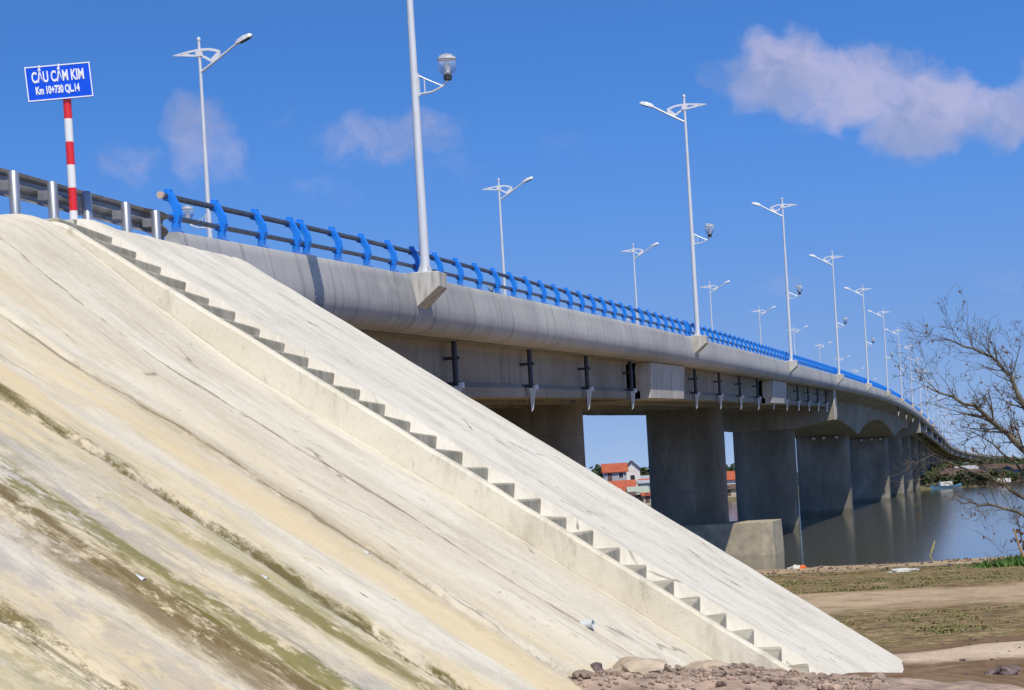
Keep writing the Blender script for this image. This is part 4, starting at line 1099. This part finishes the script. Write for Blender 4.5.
w = bpy.data.worlds.new('World'); scn.world = w; w.use_nodes = True
class WT(NT):
    def __init__(s): s.t = w.node_tree; s.out = s.t.nodes['World Output']; s.bg = s.t.nodes['Background']
t = WT()
g = t.n('ShaderNodeTexCoord').outputs['Generated']
sky = t.n('ShaderNodeTexSky', sky_type='NISHITA'); sky.sun_disc = False; sky.sun_elevation = EL; sky.sun_rotation = AZ
sky.altitude = 0; sky.air_density = 1.0; sky.dust_density = .25; sky.ozone_density = 3.0
vx, vy, vz = t.sep(g)
sv = t.comb(vx, vy, t.math('ADD', t.math('MULTIPLY', vz, 1.9), .13)); t.l(sv, sky.inputs[0])
hs = t.n('ShaderNodeHueSaturation'); t.l(sky.outputs[0], hs.inputs['Color']); hs.inputs['Saturation'].default_value = 1.2
t.l(t.math('MULTIPLY', t.rng(vz, .28, .75, 1.95, .62), t.rng(vz, -.02, .20, .58, 1.0)), hs.inputs['Value'])                      # deeper towards the zenith
skyc = t.mix(1.0, hs.outputs[0], t.mix(t.rng(vz, 0.0, .24), (1.35, 1.02, 1.0), (.78, .98, 1.2)), 'MULTIPLY')
def dotc(v):
    d = t.n('ShaderNodeVectorMath', operation='DOT_PRODUCT'); t.l(g, d.inputs[0]); d.inputs[1].default_value = v; return d.outputs['Value']
df = t.math('MAXIMUM', dotc((-SA, CA, 0)), .02); a = t.math('DIVIDE', dotc((CA, SA, 0)), df); b = t.math('DIVIDE', vz, df)
P0 = t.comb(t.math('MULTIPLY', a, 18.0), t.math('MULTIPLY', b, 18.0))          # ~100 px of the photo per unit
wn = t.n('ShaderNodeTexNoise'); t.l(P0, wn.inputs['Vector']); wn.inputs['Scale'].default_value = 2.6; wn.inputs['Detail'].default_value = 6
va = t.n('ShaderNodeVectorMath', operation='MULTIPLY_ADD'); t.l(wn.outputs['Color'], va.inputs[0]); va.inputs[1].default_value = (.55, .55, 0)
vb = t.n('ShaderNodeVectorMath', operation='ADD'); t.l(P0, vb.inputs[0]); vb.inputs[1].default_value = (-.275, -.275, 0); t.l(vb.outputs[0], va.inputs[2]); P = va.outputs[0]
n1 = t.noise(t.mapping(P, (1.0, 1.25, 1)), 1.3, 7, .58, .6); n2 = t.noise(P, 4.5, 6, .6)
n3 = t.noise(t.mapping(P, (1, 1, 1), (8, 3, 0)), .9, 4, .5)
def cloud_u(px, py):
    u = px-512; v = 345-py; c, s = math.cos(R(3.3)), math.sin(R(3.3)); return (u*c+v*s)/100, (-u*s+v*c+150)/100
px_, py_, _ = t.sep(P)
dens = None
for cx, cy, rx, ry, am in ((785, 72, 62, 40, 1.0), (850, 85, 70, 42, .95), (925, 110, 62, 46, 1.0), (1005, 112, 75, 30, .95), (722, 78, 26, 22, .45), (890, 70, 40, 25, .6),
                           (198, 140, 34, 44, .72), (218, 165, 32, 30, .60), (128, 165, 36, 24, .50), (395, 140, 80, 28, .55), (470, 165, 55, 18, .30), (330, 188, 60, 16, .30), (285, 105, 25, 18, .2),
                           (775, 286, 38, 12, .34), (1000, 275, 40, 16, .2), (560, 150, 60, 20, .18), (1120, 90, 90, 50, .8), (-80, 180, 80, 40, .4)):
    ux, uy = cloud_u(cx, cy)
    ex = t.math('DIVIDE', t.math('SUBTRACT', px_, ux), rx/100); ey = t.math('DIVIDE', t.math('SUBTRACT', py_, uy), ry/100)
    r2 = t.math('ADD', t.math('MULTIPLY', ex, ex), t.math('MULTIPLY', ey, ey))
    m = t.math('MULTIPLY', t.rng(r2, 0.0, 2.0, 1, 0), am)
    dens = m if dens is None else t.math('MAXIMUM', dens, m)
shape = t.math('ADD', dens, t.math('ADD', t.math('MULTIPLY', t.math('SUBTRACT', n1, .5), 1.35), t.math('MULTIPLY', t.math('SUBTRACT', n2, .5), .25)))
cov = t.math('MULTIPLY', t.rng(shape, .10, .95), t.rng(dens, .0, .34))
cov = t.math('MULTIPLY', cov, t.math('ADD', t.math('MULTIPLY', dens, .45), .30), clamp=True)
lit = t.rng(t.math('ADD', n3, t.math('MULTIPLY', n2, .3)), .52, .78)
cc = t.mix(lit, (3.5, 3.9, 5.9), (5.7, 5.4, 7.2))
mixc = t.mix(cov, skyc, cc)
t.l(mixc, t.bg.inputs['Color']); t.bg.inputs['Strength'].default_value = .10

cd = bpy.data.cameras.new('camera'); co = bpy.data.objects.new('camera', cd); COL.objects.link(co); scn.camera = co
cd.sensor_width = 36; cd.lens = 1800/1024*36; cd.clip_end = 20000; cd.clip_start = .1
co.matrix_world = Matrix.Translation(CAM) @ Matrix.Rotation(YAW, 4, 'Z') @ Matrix.Rotation(R(90), 4, 'X') @ Matrix.Rotation(-R(3.3), 4, 'Z')
cd.shift_x = -8.6/1024; cd.shift_y = 149.7/1024
scn.view_settings.view_transform = 'Standard'; scn.view_settings.look = 'None'; scn.view_settings.exposure = 0; scn.view_settings.gamma = 1
scn.view_settings.use_curve_mapping = False
